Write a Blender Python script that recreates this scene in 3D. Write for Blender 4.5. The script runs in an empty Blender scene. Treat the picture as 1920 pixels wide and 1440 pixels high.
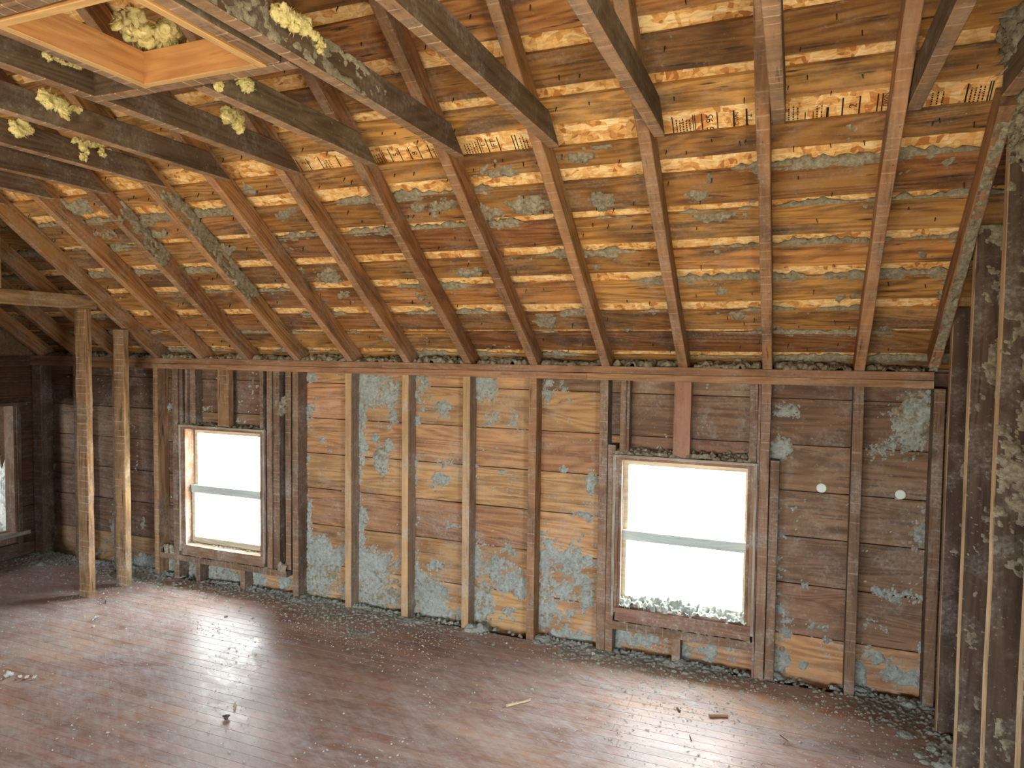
import bpy, math, random
import numpy as np
from mathutils import Matrix, Vector
random.seed(7); RNG = np.random.default_rng(7)
SC = bpy.context.scene; COL = SC.collection

# ------------------------------------------------------------------ camera
CAM = np.array([2.58128444, -3.6360355, 1.61846082]); FPX = 1311.06
_a, _b, _c = (math.radians(v) for v in (21.9307137, -2.62592135, -0.66253511))
_Rz = np.array([[math.cos(_a), -math.sin(_a), 0], [math.sin(_a), math.cos(_a), 0], [0, 0, 1]])
_Rx = np.array([[1, 0, 0], [0, math.cos(_b), -math.sin(_b)], [0, math.sin(_b), math.cos(_b)]])
_Ry = np.array([[math.cos(_c), 0, math.sin(_c)], [0, 1, 0], [-math.sin(_c), 0, math.cos(_c)]])
ROT = _Rz @ _Rx @ _Ry                      # columns: right, forward, up
cd = bpy.data.cameras.new('camera'); cam = bpy.data.objects.new('camera', cd); COL.objects.link(cam)
cd.sensor_fit = 'HORIZONTAL'; cd.sensor_width = 36.0; cd.lens = FPX * 36 / 1920; cd.clip_start = .05
m4 = Matrix.Identity(4)
for i in range(3):
    m4[i][0] = ROT[i, 0]; m4[i][1] = ROT[i, 2]; m4[i][2] = -ROT[i, 1]; m4[i][3] = CAM[i]
cam.matrix_world = m4; SC.camera = cam

# ------------------------------------------------------------------ daylight
SKY = 30.0
w = bpy.data.worlds.new('overcast_sky'); SC.world = w; w.use_nodes = True
wn = w.node_tree; wn.nodes.clear()
wo = wn.nodes.new('ShaderNodeOutputWorld'); wb = wn.nodes.new('ShaderNodeBackground')
tc = wn.nodes.new('ShaderNodeTexCoord'); sx = wn.nodes.new('ShaderNodeSeparateXYZ'); rp = wn.nodes.new('ShaderNodeValToRGB')
wn.links.new(tc.outputs['Generated'], sx.inputs[0])
mr = wn.nodes.new('ShaderNodeMapRange'); mr.inputs[1].default_value = -1; mr.inputs[2].default_value = 1
wn.links.new(sx.outputs[2], mr.inputs[0]); wn.links.new(mr.outputs[0], rp.inputs[0])
e = rp.color_ramp.elements                 # warm glow added below the horizon to warm the ceiling, overcast white above
e[0].position = .42; e[0].color = (.72, .60, .42, 1); e[1].position = .52; e[1].color = (.96, .985, 1.0, 1)
wn.links.new(rp.outputs[0], wb.inputs[0]); wb.inputs[1].default_value = SKY
wn.links.new(wb.outputs[0], wo.inputs[0])
SC.view_settings.view_transform = 'Standard'; SC.view_settings.look = 'None'
SC.view_settings.gamma = 1.0; SC.view_settings.use_curve_mapping = False
SC.view_settings.exposure = 0.50
SC.cycles.max_bounces = 6; SC.cycles.diffuse_bounces = 4; SC.cycles.glossy_bounces = 2
SC.cycles.transparent_max_bounces = 8; SC.cycles.sample_clamp_indirect = 12.0

def portal(center, normal, sx_, sy_):
    """daylight portal filling a window or an added opening"""
    l = bpy.data.lights.new('daylight_portal', 'AREA'); l.shape = 'RECTANGLE'; l.size = sx_; l.size_y = sy_
    l.cycles.is_portal = True
    o = bpy.data.objects.new('daylight_portal', l); COL.objects.link(o)
    o.location = center; o.rotation_euler = Vector(normal).to_track_quat('-Z', 'Z').to_euler()

# ------------------------------------------------------------------ dimensions
S = .4064                                   # framing module
M_ = .776888; TH = math.atan(M_); CT, ST = math.cos(TH), math.sin(TH)
ZR = 1.55696                                # rafter underside height above the stud faces (y = 0)
RD = .10                                    # rafter depth
RIDGE_Y = -3.55
ZT = 2.41                                   # collar tie underside
SHY = .095                                  # face of the wall sheathing
XL, XR = -2.92, 3.285
WIN1 = (-1.355, -.628, .225, 1.08); WIN2 = (1.718, 2.42, .24, 1.075)
def ray(px, py): return ROT @ np.array([(px - 960) / FPX, 1, (720 - py) / FPX])
def hit(px, py, n, d):
    r = ray(px, py); n = np.array(n, float); return CAM + (d - n @ CAM) / (n @ r) * r
def wallp(px, py, Y=SHY): return hit(px, py, (0, 1, 0), Y)
def floorp(px, py, z=0): return hit(px, py, (0, 0, 1), z)
def roofp(px, py, dep=RD):
    p = hit(px, py, (0, M_, 1), ZR + dep / CT); return p[0], -p[1] / CT   # X and slope distance
def roofpt(X, s, dep=RD):                   # point on the plane `dep` above the rafter undersides
    y = -s * CT; return np.array([X, y, ZR + dep / CT - M_ * y])
RAFDIR = (0, -CT, ST); ROOFN = (0, ST, CT)

# ------------------------------------------------------------------ numpy noise
_LAT = RNG.random((256, 256))
def vnoise(u, v, seed=0):
    u = np.asarray(u, float) + seed * 17.3; v = np.asarray(v, float) + seed * 9.7
    iu = np.floor(u).astype(int); iv = np.floor(v).astype(int); fu = u - iu; fv = v - iv
    fu = fu * fu * (3 - 2 * fu); fv = fv * fv * (3 - 2 * fv)
    g = lambda a, b: _LAT[a % 256, b % 256]
    return (g(iu, iv) * (1 - fu) + g(iu + 1, iv) * fu) * (1 - fv) + (g(iu, iv + 1) * (1 - fu) + g(iu + 1, iv + 1) * fu) * fv
def fbm(u, v, seed=0, o=4):
    t = 0; a = .5; n = 0
    for i in range(o):
        t = t + a * vnoise(u * 2 ** i, v * 2 ** i, seed + i * 3); n += a; a *= .55
    return t / n

# ------------------------------------------------------------------ object helpers
def tag(o, label=None, cat=None, group=None, kind=None):
    if label: o['label'] = label
    if cat: o['category'] = cat
    if group: o['group'] = group
    if kind: o['kind'] = kind
    return o
def link(name, me, mat=None, parent=None, M=None):
    o = bpy.data.objects.new(name, me); COL.objects.link(o)
    if me is not None and mat is not None and not me.materials: me.materials.append(mat)
    if M is None: M = Matrix.Identity(4)
    if parent is not None:
        o.parent = parent; M = parent.get('_inv', None) is None and M or M
        o.matrix_local = LOC.get(parent.name, Matrix.Identity(4)).inverted() @ M
    else: o.matrix_world = M
    LOC[o.name] = M.copy()
    return o
LOC = {}
def mesh(verts, faces, smooth=False):
    me = bpy.data.meshes.new('m'); me.from_pydata([tuple(map(float, v)) for v in verts], [], faces); me.update()
    if smooth: me.polygons.foreach_set('use_smooth', [True] * len(me.polygons))
    return me
def meshq(V, F, smooth=True):               # fast numpy quads / tris
    me = bpy.data.meshes.new('m'); k = F.shape[1]
    me.vertices.add(len(V)); me.vertices.foreach_set('co', np.ascontiguousarray(V, dtype=np.float32).ravel())
    me.loops.add(F.size); me.loops.foreach_set('vertex_index', F.astype(np.int32).ravel())
    me.polygons.add(len(F)); me.polygons.foreach_set('loop_start', (np.arange(len(F)) * k).astype(np.int32))
    me.update(calc_edges=True)
    if smooth: me.polygons.foreach_set('use_smooth', np.ones(len(F), dtype=bool))
    me.validate(); return me
def frame(org, xd, yd):
    x = Vector(xd).normalized(); y = Vector(yd).normalized(); z = x.cross(y)
    M = Matrix.Identity(4)
    for i in range(3): M[i][0] = x[i]; M[i][1] = y[i]; M[i][2] = z[i]; M[i][3] = float(org[i])
    return M
def beam_mesh(L, w, h, n=1, ch=.0015, jit=0., sh0=0., sh1=0., seed=0, bow=0.):
    """timber along +x, width y, depth z, the room-facing narrow face at -z"""
    r = random.Random(seed); V = []; F = []
    a, b = w / 2, h / 2
    sec = [(-a + ch, -b), (a - ch, -b), (a, -b + ch), (a, b - ch), (a - ch, b), (-a + ch, b), (-a, b - ch), (-a, -b + ch)]
    for i in range(n + 1):
        t = i / n; j = [r.uniform(-jit, jit) for _ in range(4)]; bo = bow * math.sin(math.pi * t)
        for (y, z) in sec:
            x = t * L
            if i == 0: x += sh0 * (z + b) / h
            if i == n: x += sh1 * (z + b) / h
            V.append((x, y + (j[0] if y > 0 else j[1]) + bo, z + (j[2] if z < 0 else j[3] * .3)))
    for i in range(n):
        for k in range(8):
            p, q = i * 8 + k, i * 8 + (k + 1) % 8
            F.append((p, p + 8, q + 8, q))
    F.append(tuple(range(8))); F.append(tuple(n * 8 + k for k in reversed(range(8))))
    return mesh(V, F)
_ms = [0]
def beam(name, org, xd, yd, L, w, h, mat, parent=None, me=None, **kw):
    _ms[0] += 1
    if me is None: me = beam_mesh(L, w, h, seed=_ms[0], **kw)
    return link(name, me, mat, parent, frame(org, xd, yd))
def stud(name, X, y0, z0, z1, wx, dy, mat, parent=None, **kw):   # face towards -y
    kw.setdefault('n', 6); kw.setdefault('jit', .0012)
    return beam(name, (X + wx / 2, y0 + dy / 2, z0), (0, 0, 1), (1, 0, 0), z1 - z0, wx, dy, mat, parent, **kw)
def rail(name, x0, x1, y0, z0, dy, dz, mat, parent=None, **kw):  # along x, room face -y
    kw.setdefault('n', 6); kw.setdefault('jit', .001)
    return beam(name, (x0, y0 + dy / 2, z0 + dz / 2), (1, 0, 0), (0, 0, -1), x1 - x0, dz, dy, mat, parent, **kw)
def box_mesh(boxes):
    V = []; F = []
    for (x0, y0, z0, x1, y1, z1) in boxes:
        b = len(V); V += [(x, y, z) for x in (x0, x1) for y in (y0, y1) for z in (z0, z1)]
        F += [tuple(b + i for i in f) for f in ((0, 1, 3, 2), (4, 6, 7, 5), (0, 4, 5, 1), (2, 3, 7, 6), (0, 2, 6, 4), (1, 5, 7, 3))]
    return mesh(V, F)
def empty(name, loc):
    o = bpy.data.objects.new(name, None); COL.objects.link(o); o.location = [float(v) for v in loc]; o.empty_display_size = .1
    LOC[o.name] = Matrix.Translation(Vector([float(v) for v in loc])); return o

# ------------------------------------------------------------------ node helpers / materials
class NT:
    def __init__(s, name):
        s.m = bpy.data.materials.new(name); s.m.use_nodes = True; s.t = s.m.node_tree; s.t.nodes.clear()
        s.out = s.n('ShaderNodeOutputMaterial'); s.b = s.n('ShaderNodeBsdfPrincipled'); s.l(s.b.outputs[0], s.out.inputs[0])
        s.b.inputs['Specular IOR Level'].default_value = .3
        s.tc = s.n('ShaderNodeTexCoord'); s.oi = s.n('ShaderNodeObjectInfo'); s.geo = s.n('ShaderNodeNewGeometry')
    def n(s, t): return s.t.nodes.new(t)
    def put(s, sock, v):
        if hasattr(v, 'is_output') or isinstance(v, bpy.types.NodeSocket): s.t.links.new(v, sock)
        elif isinstance(v, (tuple, list)) and sock.type == 'RGBA' and len(v) == 3: sock.default_value = (*v, 1)
        else: sock.default_value = v
    def l(s, a, b): s.t.links.new(a, b)
    def math(s, op, a, b=0., c=None, clamp=False):
        n = s.n('ShaderNodeMath'); n.operation = op; n.use_clamp = clamp; s.put(n.inputs[0], a); s.put(n.inputs[1], b)
        if c is not None: s.put(n.inputs[2], c)
        return n.outputs[0]
    def vmath(s, op, a, b):
        n = s.n('ShaderNodeVectorMath'); n.operation = op; s.put(n.inputs[0], a); s.put(n.inputs[1], b); return n.outputs[0]
    def noise(s, vec, scale, detail=4, rough=.6, dist=0.):
        n = s.n('ShaderNodeTexNoise'); s.l(vec, n.inputs['Vector']); n.inputs['Scale'].default_value = scale
        n.inputs['Detail'].default_value = detail; n.inputs['Roughness'].default_value = rough; n.inputs['Distortion'].default_value = dist
        return n.outputs[0]
    def vor(s, vec, scale, out='Distance', feat='F1'):
        n = s.n('ShaderNodeTexVoronoi'); n.feature = feat; s.l(vec, n.inputs['Vector']); n.inputs['Scale'].default_value = scale; return n.outputs[out]
    def ramp(s, f, stops, interp='LINEAR'):
        n = s.n('ShaderNodeValToRGB'); s.l(f, n.inputs[0]); e = n.color_ramp.elements; n.color_ramp.interpolation = interp
        while len(e) < len(stops): e.new(.5)
        for el, (p, c) in zip(e, stops):
            el.position = p; el.color = (*c, 1) if isinstance(c, (tuple, list)) else (c, c, c, 1)
        return n.outputs[0]
    def mix(s, f, a, b, mode='MIX'):
        n = s.n('ShaderNodeMix'); n.data_type = 'RGBA'; n.blend_type = mode; n.clamp_factor = True
        s.put(n.inputs[0], f); s.put(n.inputs[6], a); s.put(n.inputs[7], b); return n.outputs[2]
    def sep(s, v):
        n = s.n('ShaderNodeSeparateXYZ'); s.l(v, n.inputs[0]); return n.outputs
    def hsv(s, c, h=.5, sat=1., v=1.):
        n = s.n('ShaderNodeHueSaturation'); s.put(n.inputs[0], h); s.put(n.inputs[1], sat); s.put(n.inputs[2], v); s.put(n.inputs[4], c); return n.outputs[0]
    def bump(s, h, strength=.3, dist=.003):
        n = s.n('ShaderNodeBump'); n.inputs['Strength'].default_value = strength; n.inputs['Distance'].default_value = dist
        s.l(h, n.inputs['Height']); s.l(n.outputs[0], s.b.inputs['Normal'])
    def scaled(s, v, sc):
        return s.vmath('MULTIPLY', v, sc)
DUST = (.40, .41, .38)
def wood(name, c1, c2, dark, face=None, lath=0., holes=0., dust=.3, tone=.35, rough=.75, knots=.5, stain=.6, spec=.2):
    k = NT(name); r = k.oi.outputs['Random']
    off = k.math('MULTIPLY', r, 41.)
    cmb = k.n('ShaderNodeCombineXYZ'); k.l(off, cmb.inputs[0]); k.l(k.math('MULTIPLY', r, 17.), cmb.inputs[1]); k.l(k.math('MULTIPLY', r, 29.), cmb.inputs[2])
    ob = k.tc.outputs['Object']; v = k.vmath('ADD', ob, cmb.outputs[0])
    g = k.noise(k.scaled(v, (1.1, 26, 26)), 1.6, 5, .62, .35)                    # long fibres
    # cathedral grain: contour lines of a slow drift
    cn = k.noise(k.scaled(v, (.55, 5.0, 5.0)), 1.25, 1.5, .5, .5)
    rg_ = k.math('MULTIPLY', k.math('ADD', k.math('SINE', k.math('MULTIPLY', cn, 95.)), 1.), .5)
    gr = k.math('ADD', k.math('MULTIPLY', g, .78), k.math('MULTIPLY', rg_, .20))
    col = k.ramp(gr, [(.32, c2), (.60, c1)])
    tn = k.math('ADD', k.math('MULTIPLY', k.math('FRACT', k.math('MULTIPLY', r, 7.31)), tone), 1 - tone * .62)
    col = k.hsv(col, k.math('ADD', .494, k.math('MULTIPLY', k.math('FRACT', k.math('MULTIPLY', r, 3.7)), .02)), 1.0, tn)
    if face is not None or lath or holes:
        nz = k.sep(k.tc.outputs['Normal'])[2]; mk = k.math('LESS_THAN', nz, -.5)
    if face is not None:
        fc = k.hsv(k.ramp(gr, [(.2, tuple(x * .72 for x in face)), (.65, face)]), .5, 1., tn)
        col = k.mix(mk, col, fc)
    kn = k.vor(k.scaled(v, (1.5, 4.6, 4.6)), 1.0)                               # knots
    col = k.mix(k.math('MULTIPLY', k.ramp(kn, [(.06, 1.), (.12, 0.)]), knots), col, tuple(x * .6 for x in dark))
    wp = k.geo.outputs['Position']
    st = k.noise(k.scaled(v, (1.5, 5, 5)), 1.7, 5, .65, .4)                      # water stains
    col = k.mix(k.math('MULTIPLY', k.ramp(st, [(.48, 0.), (.66, 1.)]), stain), col, dark, 'MIX')
    sk = k.noise(k.scaled(v, (3.2, 42, 42)), 1.5, 3, .6)                          # dark mineral streaks along the grain
    col = k.mix(k.math('MULTIPLY', k.ramp(sk, [(.60, 0.), (.70, 1.)]), min(1., stain * 1.3)), col, tuple(x * .7 for x in dark))
    if lath:                                                                     # ghost lines of the removed plaster lath
        xs = k.sep(v)[0]; jn = k.noise(k.scaled(v, (9, .35, .35)), 1.5, 2)
        fr = k.math('FRACT', k.math('ADD', k.math('MULTIPLY', xs, 1 / .0475), k.math('MULTIPLY', jn, 1.1)))
        ln = k.math('MULTIPLY', k.math('LESS_THAN', fr, .10), k.ramp(k.noise(k.scaled(v, (1., 1., 1.)), 9., 3), [(.42, .0), (.60, 1.)]))
        bd = k.noise(k.scaled(v, (14, 2, 2)), 1.5, 2)
        col = k.mix(k.math('MULTIPLY', mk, k.math('MULTIPLY', k.ramp(bd, [(.4, 0.), (.6, .5)]), lath)), col, dark)
        col = k.mix(k.math('MULTIPLY', k.math('MULTIPLY', ln, mk), lath), col, (.62, .50, .40))
    if holes:
        hv = k.vor(k.scaled(v, (1, 1.6, .0)), 24.)
        col = k.mix(k.math('MULTIPLY', k.math('MULTIPLY', k.ramp(hv, [(.055, 1.), (.085, 0.)]), mk), holes), col, (.03, .02, .015))
    dn = k.noise(wp, 5.5, 6, .68, .5); sp = k.noise(wp, 70., 3, .6)
    df = k.math('ADD', k.math('MULTIPLY', k.ramp(dn, [(.46, 0.), (.66, 1.)]), k.ramp(sp, [(.40, .25), (.60, 1.)])), k.ramp(sp, [(.64, 0.), (.72, .9)]))
    col = k.mix(k.math('MULTIPLY', df, dust, clamp=True), col, DUST)
    k.l(col, k.b.inputs['Base Color']); k.b.inputs['Roughness'].default_value = rough; k.b.inputs['Specular IOR Level'].default_value = spec
    k.bump(k.math('ADD', gr, k.math('MULTIPLY', sp, .4)), .35, .004)
    return k.m

MAT = {}
MAT['roof_board'] = wood('old_roof_board', (.48, .235, .078), (.24, .100, .034), (.075, .048, .032), dust=.25, tone=.75, stain=.80)
MAT['wall_board'] = wood('old_wall_board', (.47, .275, .135), (.29, .150, .072), (.13, .082, .058), dust=.40, tone=.45, stain=.50)
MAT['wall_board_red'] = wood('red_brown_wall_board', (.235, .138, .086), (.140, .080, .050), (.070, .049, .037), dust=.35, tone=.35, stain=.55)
MAT['rafter'] = wood('rafter_timber', (.39, .200, .080), (.22, .105, .043), (.085, .052, .034), face=(.42, .235, .120), lath=.34, holes=.9, dust=.35, tone=.45, stain=.6)
MAT['tie'] = wood('collar_tie_timber', (.135, .092, .056), (.075, .050, .032), (.045, .035, .026), face=(.36, .22, .125), lath=.68, holes=.6, dust=.30, tone=.3, stain=.4, knots=.2)
MAT['stud'] = wood('pale_stud', (.33, .235, .165), (.22, .155, .105), (.13, .09, .065), face=(.54, .36, .18), lath=.12, holes=.7, dust=.75, tone=.25, stain=.35, knots=.3)
MAT['stud_dark'] = wood('brown_stud', (.165, .112, .078), (.10, .067, .046), (.06, .043, .032), face=(.235, .148, .092), lath=.25, holes=.7, dust=.5, tone=.35, stain=.5)
MAT['plate'] = wood('top_plate_timber', (.34, .195, .102), (.215, .118, .062), (.12, .075, .05), dust=.25, tone=.3, stain=.5)
MAT['post'] = wood('rough_post', (.30, .185, .090), (.15, .085, .045), (.08, .05, .032), face=(.32, .195, .095), lath=.38, dust=.35, tone=.2, stain=.75)
MAT['wall_stud'] = wood('grey_brown_stud_side', (.110, .075, .054), (.065, .044, .033), (.042, .031, .025), face=(.42, .29, .16), dust=.40, tone=.25, stain=.45, knots=.2)
MAT['new_wood'] = wood('planed_new_wood', (.56, .31, .115), (.42, .21, .07), (.22, .12, .05), face=(.66, .43, .19), dust=.08, tone=.1, stain=.3, knots=.45)
MAT['frame'] = wood('window_frame_wood', (.25, .150, .100), (.16, .092, .062), (.09, .06, .05), dust=.55, tone=.2, stain=.4, knots=.1)
MAT['sash'] = wood('pale_sash', (.58, .55, .42), (.44, .40, .30), (.30, .28, .22), dust=.25, tone=.1, stain=.2, knots=0)
MAT['rail_glow'] = wood('glow_tinted_rail', (.46, .56, .54), (.38, .47, .46), (.32, .38, .37), dust=.3, tone=.1, stain=.3, knots=0)  # aqua of the window's glow put into the rail's colour
MAT['casing'] = wood('weathered_casing_edge', (.36, .32, .26), (.22, .18, .14), (.13, .10, .08), dust=.7, tone=.15, stain=.5, knots=0)
MAT['cripple_red'] = wood('pinkish_cripple', (.36, .19, .135), (.28, .135, .095), (.16, .085, .06), dust=.2, tone=.1, stain=.25, knots=.3, holes=.7)
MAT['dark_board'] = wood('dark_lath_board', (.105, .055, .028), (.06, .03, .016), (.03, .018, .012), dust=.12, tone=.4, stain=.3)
MAT['outer'] = wood('outer_boarding', (.22, .13, .08), (.14, .08, .05), (.08, .05, .04), dust=.2, tone=.1, stain=.3)
def mat_floor():
    k = NT('worn_red_floorboard'); r = k.oi.outputs['Random']; wp = k.geo.outputs['Position']
    cmb = k.n('ShaderNodeCombineXYZ'); k.l(k.math('MULTIPLY', r, 53.), cmb.inputs[0]); k.l(k.math('MULTIPLY', r, 31.), cmb.inputs[1])
    v = k.vmath('ADD', k.tc.outputs['Object'], cmb.outputs[0])
    g = k.noise(k.scaled(v, (1.3, 40, 40)), 1.6, 5, .6, .3)
    col = k.ramp(g, [(.25, (.13, .052, .032)), (.65, (.28, .120, .070))])
    col = k.hsv(col, k.math('ADD', .49, k.math('MULTIPLY', k.math('FRACT', k.math('MULTIPLY', r, 9.1)), .025)), 1., k.math('ADD', .72, k.math('MULTIPLY', r, .55)))
    wear = k.noise(k.scaled(wp, (1., 2.2, 1.)), 1.1, 5, .6, .8)                   # finish worn through to orange wood
    col = k.mix(k.math('MULTIPLY', k.ramp(wear, [(.52, 0.), (.66, 1.)]), .65), col, (.46, .235, .10))
    d1 = k.noise(k.scaled(wp, (1., 1.7, 1.)), 1.6, 7, .66, 1.2); d2 = k.noise(k.scaled(wp, (3., 6., 1.)), 4., 6, .7, .8); d3 = k.noise(wp, 95., 2, .6)
    dz = k.math('ADD', k.math('MULTIPLY', k.ramp(d1, [(.30, 0.), (.66, 1.)]), .60), k.math('MULTIPLY', k.ramp(d2, [(.36, 0.), (.66, 1.)]), .50))
    dz = k.math('ADD', dz, k.math('MULTIPLY', k.ramp(d3, [(.64, 0.), (.72, 1.)]), .35), clamp=True)
    py = k.sep(wp)[1]                                                            # insulation dust trodden in along the knee wall
    near = k.math('MULTIPLY', k.ramp(k.math('ADD', py, k.math('MULTIPLY', d2, .5)), [(0., 0.), (.22, .55)]), 1.)
    dz = k.math('MAXIMUM', dz, near)
    dz = k.math('MULTIPLY', dz, .90)
    an = k.n('ShaderNodeMapping'); an.inputs['Rotation'].default_value = (0, 0, .62); k.l(wp, an.inputs['Vector'])   # broom and shoe smears
    sm = k.noise(k.scaled(an.outputs[0], (2.2, 17, 1.)), 2.2, 5, .7, .5)
    dz = k.math('MULTIPLY', dz, k.ramp(sm, [(.36, .62), (.62, 1.)]))
    col = k.mix(dz, col, (.455, .445, .455))
    k.l(col, k.b.inputs['Base Color'])
    rg = k.math('ADD', .26, k.math('MULTIPLY', dz, .36)); k.l(rg, k.b.inputs['Roughness']); k.l(k.math('SUBTRACT', .16, k.math('MULTIPLY', dz, .10)), k.b.inputs['Specular IOR Level'])
    k.bump(k.math('ADD', k.math('MULTIPLY', g, .5), k.math('MULTIPLY', d3, .9)), .25, .002)
    return k.m
MAT['floor'] = mat_floor()
def mat_cell(name, a, b, c):
    k = NT(name); wp = k.geo.outputs['Position']
    n1 = k.noise(wp, 55., 5, .7); n2 = k.noise(wp, 7., 4, .6)
    col = k.ramp(n1, [(.30, a), (.50, b), (.72, c)])
    col = k.mix(k.math('MULTIPLY', k.ramp(n2, [(.4, 0.), (.7, 1.)]), .45), col, a)
    k.l(col, k.b.inputs['Base Color']); k.b.inputs['Roughness'].default_value = 1.; k.b.inputs['Specular IOR Level'].default_value = .05
    k.bump(k.noise(wp, 130., 4, .75), .9, .006); return k.m
MAT['cell'] = mat_cell('warm_lit_cellulose', (.155, .143, .105), (.325, .305, .225), (.52, .50, .385))  # cellulose with the roof's warm light put into its colour
MAT['cell_pale'] = mat_cell('pale_cellulose', (.42, .43, .40), (.58, .60, .56), (.74, .76, .72))
MAT['cell_cool_lit'] = mat_cell('cool_lit_cellulose', (.22, .25, .23), (.365, .412, .382), (.49, .54, .505))  # same cellulose, cool window light put into its colour
MAT['fibre'] = mat_cell('yellow_glass_wool', (.55, .49, .19), (.88, .81, .38), (.96, .92, .60))
MAT['chip'] = mat_cell('pale_wood_chip', (.50, .40, .28), (.62, .50, .36), (.70, .58, .44))
MAT['dark_chip'] = mat_cell('dark_knot', (.05, .04, .04), (.09, .07, .065), (.14, .11, .10))
def mat_osb():
    k = NT('strand_board'); wp = k.geo.outputs['Position']
    ds = k.n('ShaderNodeTexNoise'); k.l(wp, ds.inputs['Vector']); ds.inputs['Scale'].default_value = 9.
    v = k.vmath('ADD', wp, k.scaled(ds.outputs[1], (.05, .05, .05)))
    n = k.n('ShaderNodeTexVoronoi'); k.l(k.scaled(v, (19, 50, 50)), n.inputs['Vector']); n.inputs['Scale'].default_value = 1.
    n2 = k.n('ShaderNodeTexVoronoi'); k.l(k.scaled(v, (46, 27, 27)), n2.inputs['Vector']); n2.inputs['Scale'].default_value = 1.2
    c1 = k.sep(n.outputs['Color'])[0]; c2 = k.sep(n2.outputs['Color'])[1]
    f = k.math('ADD', k.math('MULTIPLY', c1, .6), k.math('MULTIPLY', c2, .4))
    col = k.ramp(f, [(.14, (.46, .19, .055)), (.30, (.74, .42, .14)), (.52, (.88, .60, .25)), (.78, (.96, .77, .42))])
    fb = k.noise(k.scaled(v, (20, 120, 120)), 1., 4, .6); col = k.mix(k.ramp(fb, [(.45, 0.), (.70, .6)]), col, (.46, .22, .065))
    k.l(col, k.b.inputs['Base Color']); k.b.inputs['Roughness'].default_value = .6; k.bump(f, .3, .002); return k.m
MAT['osb'] = mat_osb()
def mat_flat(name, col, rough=.7):
    k = NT(name); n = k.noise(k.geo.outputs['Position'], 40., 3); k.l(k.mix(k.math('MULTIPLY', n, .4), col, tuple(x * .6 for x in col)), k.b.inputs['Base Color'])
    k.b.inputs['Roughness'].default_value = rough; return k.m
MAT['ink'] = mat_flat('black_print_ink', (.02, .018, .016)); MAT['nail'] = mat_flat('rusty_nail', (.03, .022, .018), .6)
MAT['plug'] = mat_flat('pale_green_white_plug', (.70, .80, .74), .6); MAT['void'] = mat_flat('dark_underfloor', (.05, .04, .035), .9)
def mat_glass():
    k = NT('window_glass'); t = k.n('ShaderNodeBsdfTransparent'); g = k.n('ShaderNodeBsdfGlossy'); g.inputs['Roughness'].default_value = .03
    t.inputs[0].default_value = (.94, .97, .97, 1); mx = k.n('ShaderNodeMixShader'); mx.inputs[0].default_value = .05
    k.l(t.outputs[0], mx.inputs[1]); k.l(g.outputs[0], mx.inputs[2]); k.l(mx.outputs[0], k.out.inputs[0]); return k.m
MAT['glass'] = mat_glass()

# ================================================================== STRUCTURE
def zroof(y, dep=0.):                       # underside of roof layer at depth dep
    yy = y if y >= RIDGE_Y else 2 * RIDGE_Y - y
    return ZR + dep / CT - M_ * yy
YF = 2 * RIDGE_Y                            # stud faces of the opposite knee wall
# ---- floor
floor = tag(link('floor', box_mesh([(XL - .1, YF - .2, -.33, XR + .1, .30, -.30), (XL - .02, YF - .1, -.06, XR + .02, -.012, -.020)]), MAT['void']),
            'worn reddish strip wood floor under grey insulation dust', None, None, 'structure')
PW = .0575; rows = int(3.3 / PW) + 1; lens = [1.25, 1.55, 1.85, 2.2]
pm = {L: beam_mesh(L - .0008, PW - .0006, .019, ch=.0007) for L in lens}
cnt = 0; yy = -.004; far = []
for i in range(rows):
    y1 = yy - i * PW; x = XL - random.uniform(0, 1.2)
    while x < XR:
        L = random.choice(lens); L2 = L
        if x + .02 >= XL - 1.2 and cnt < 300 and y1 > -3.2:
            xs = max(x, XL)
            if x < XL or x + L > XR - .02:
                e1 = min(x + L, XR - .0); me = beam_mesh(e1 - xs - .0008, PW - .0006, .019, ch=.0007)
            else: me = pm[L]
            if min(x + L, XR) - xs > .05:
                o = link('plank', me, MAT['floor'], floor, frame((xs, y1 - PW / 2, -.0095 - random.uniform(0, .0006)), (1, 0, 0), (0, -1, 0))); cnt += 1
        else: far.append((max(x, XL), y1 - PW + .0005, -.02, min(x + L, XR) - .0008, y1 - .0005, 0.))
        x += L2
yb = yy - rows * PW
while yb > YF: far.append((XL, yb - PW + .0005, -.02, XR, yb - .0005, 0.)); yb -= PW
tag(link('plank', box_mesh(far), MAT['floor'], floor), kind='stuff')

# ---- back knee wall
wall_back = tag(link('wall_back', box_mesh([
    (XL - .1, .119, -.33, WIN1[0] + .004, .135, 1.56), (WIN1[1] - .004, .119, -.33, WIN2[0] + .004, .135, 1.56), (WIN2[1] - .004, .119, -.33, XR + .1, .135, 1.56),
    (WIN1[0] + .004, .119, -.33, WIN1[1] - .004, .135, WIN1[2] + .004), (WIN1[0] + .004, .119, WIN1[3] - .004, WIN1[1] - .004, .135, 1.56),
    (WIN2[0] + .004, .119, -.33, WIN2[1] - .004, .135, WIN2[2] + .004), (WIN2[0] + .004, .119, WIN2[3] - .004, WIN2[1] - .004, .135, 1.56),
    (XL - .1, .13, 1.20, XR + .1, .42, 1.22), (XL - .1, .40, 1.20, XR + .1, .42, 1.45)]), MAT['outer']),
    'stripped knee wall of bare studs over old horizontal boards with two windows', None, None, 'structure')
seams = [-.035, .22, .478, .715, .945, 1.175, 1.404, 1.545]
holes_ = [(a - .001, b + .001, c - .004, d + .001) for (a, b, c, d) in (WIN1, WIN2)]
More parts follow.
